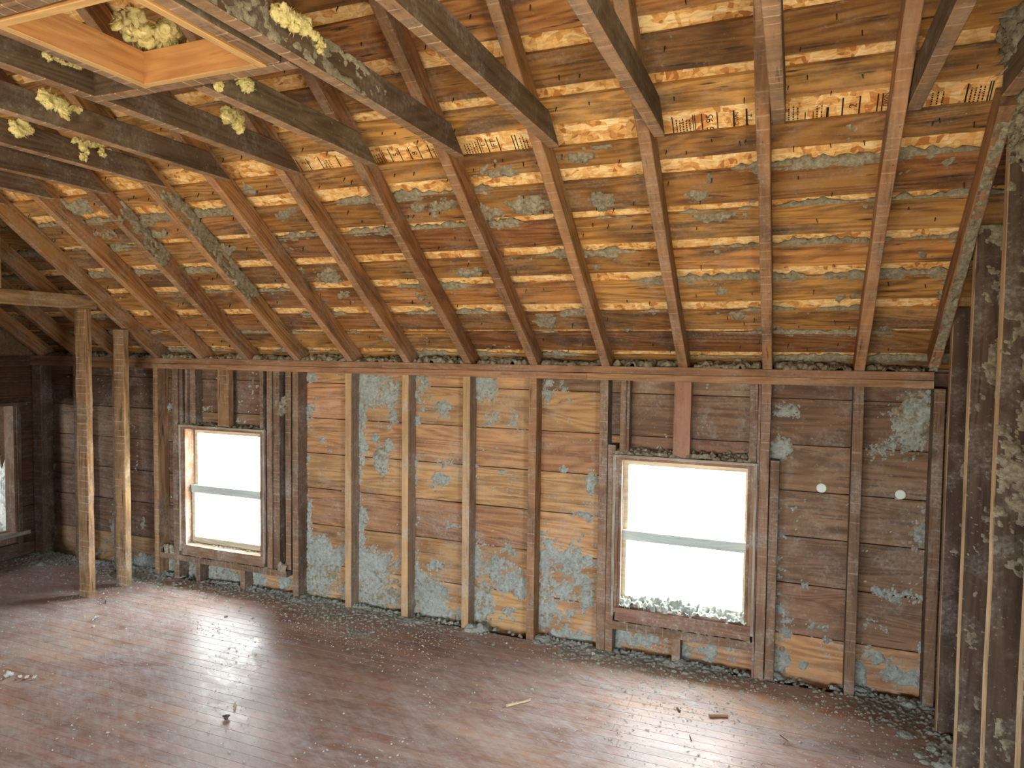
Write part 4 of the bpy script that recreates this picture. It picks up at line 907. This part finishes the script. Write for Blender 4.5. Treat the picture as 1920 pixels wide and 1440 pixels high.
# grey clumps at the stud wall
tuft(0, 0, ((1, 0, 0), 3.17), (0, 0, 0), blobchain([(1915, 5), (1880, 25), (1860, 50), (1868, 85), (1900, 80), (1915, 50), (1890, 40)], 30, 46, 21, .9), 'big grey insulation clump wedged above the stud wall', 21, 1., 'cell', 'insulation clump', 'grey insulation clumps', 'insulation_clump')
tuft(0, 0, ((1, 0, 0), 3.2), (0, 0, 0), blobchain([(1912, 180), (1915, 260), (1912, 290)], 13, 22, 22), 'grey insulation clump stuck beside the end tie', 22, 1., 'cell', 'insulation clump', 'grey insulation clumps', 'insulation_clump')
tuft(0, 0, ((1, 0, 0), 2.93), (0, 0, 0), blobchain([(1722, 68), (1728, 74)], 8, 10, 23, .35), 'small grey clump caught between rafter and tie', 23, 1., 'cell', 'insulation clump', 'grey insulation clumps', 'insulation_clump')
tuft(0, 0, ((0, 1, 0), .03), (0, 0, 0), blobchain([(528, 750), (527, 770)], 8, 10, 24), 'grey lump of insulation stuck between the doubled studs', 24, 1., 'cell', 'insulation clump', 'grey insulation clumps', 'insulation_clump')
# floor debris
def debris(name, px, py, L, w_, h_, ang, mat, lab, cat, group=None):
    c = floorp(px, py); me = beam_mesh(L, w_, h_, n=4, jit=w_ * .12, ch=w_ * .15, seed=int(px)); a = math.radians(ang)
    xd = (math.cos(a), math.sin(a), 0); yd = (math.sin(a), -math.cos(a), 0)
    return tag(link(name, me, MAT[mat], None, frame((c[0] - xd[0] * L / 2, c[1] - xd[1] * L / 2, h_ / 2 + .0012), xd, yd)), lab, cat, group)
debris('wood_splinter', 972, 1320, .125, .012, .008, 48, 'chip', 'pale wood splinter lying alone on the open floor', 'splinter')
debris('wood_splinter', 1347, 1344, .085, .013, .010, 22, 'plate', 'short brown wood offcut on the floor before the heaped window', 'splinter')
debris('wood_splinter', 1272, 1332, .032, .007, .006, -60, 'dark_board', 'small dark wood sliver near the brown offcut', 'splinter')
debris('wood_splinter', 440, 1327, .045, .010, .007, -50, 'chip', 'small tan wood chip beside the dark knot on the floor', 'splinter')
debris('wood_splinter', 1295, 1385, .045, .003, .003, -70, 'dark_board', 'thin dark twig on the bright floor patch', 'splinter')
debris('wood_splinter', 1470, 1385, .05, .003, .003, -50, 'dark_board', 'thin dark twig near the stud wall corner', 'splinter')
debris('wood_splinter', 198, 1130, .05, .006, .005, -40, 'dark_board', 'dark splinter on the floor near the posts', 'splinter')
c = floorp(424, 1348); kn = link('wood_knot', clump_mesh([((0, 0, 0), .013, (1, 1, .7))], 5, .3), MAT['dark_chip'], None, Matrix.Translation((c[0], c[1], .010))); tag(kn, 'round dark knot of wood on the shiny floor', 'wood knot')
def crumb(px, py, balls, lab, seed):
    c = floorp(px, py); b2 = []
    for (dx, dy, r) in balls:
        q = floorp(px + dx, py + dy); b2.append(((q[0] - c[0], q[1] - c[1], r * .8), r, (1, 1, .85)))
    tag(link('insulation_crumb', clump_mesh(b2, seed, .4, 4), MAT['cell_pale'], None, Matrix.Translation((c[0], c[1], .001))), lab, 'insulation crumb', 'white crumbs on the floor')
for n_, (dx, dy, r) in enumerate([(2, 0, .014), (24, 3, .008), (36, 4, .008), (50, 4, .008)]):
    crumb(14 + dx, 1268 + dy, [(0, 0, r)] + ([(6, -2, .011)] if n_ == 0 else []), 'largest white crumb leading a short trail on the dusty floor' if n_ == 0 else ['', 'first little white crumb after the largest crumb of the trail', 'second little white crumb after the largest crumb of the trail', 'last little white crumb ending the trail of crumbs'][n_], 31 + n_ * 10)
crumb(178, 1161, [(0, 0, .009), (5, -2, .008), (-4, 3, .006)], 'white fluffy crumb lying near the posts', 32)
crumb(175, 1176, [(0, 0, .005), (1, -1, .004)], 'tiny pale crumb with a dark side near the posts', 33)
crumb(1112, 1228, [(0, 0, .008), (4, 1, .007), (2, -2, .006)], 'white curled crumb at the foot of a wall stud', 34)
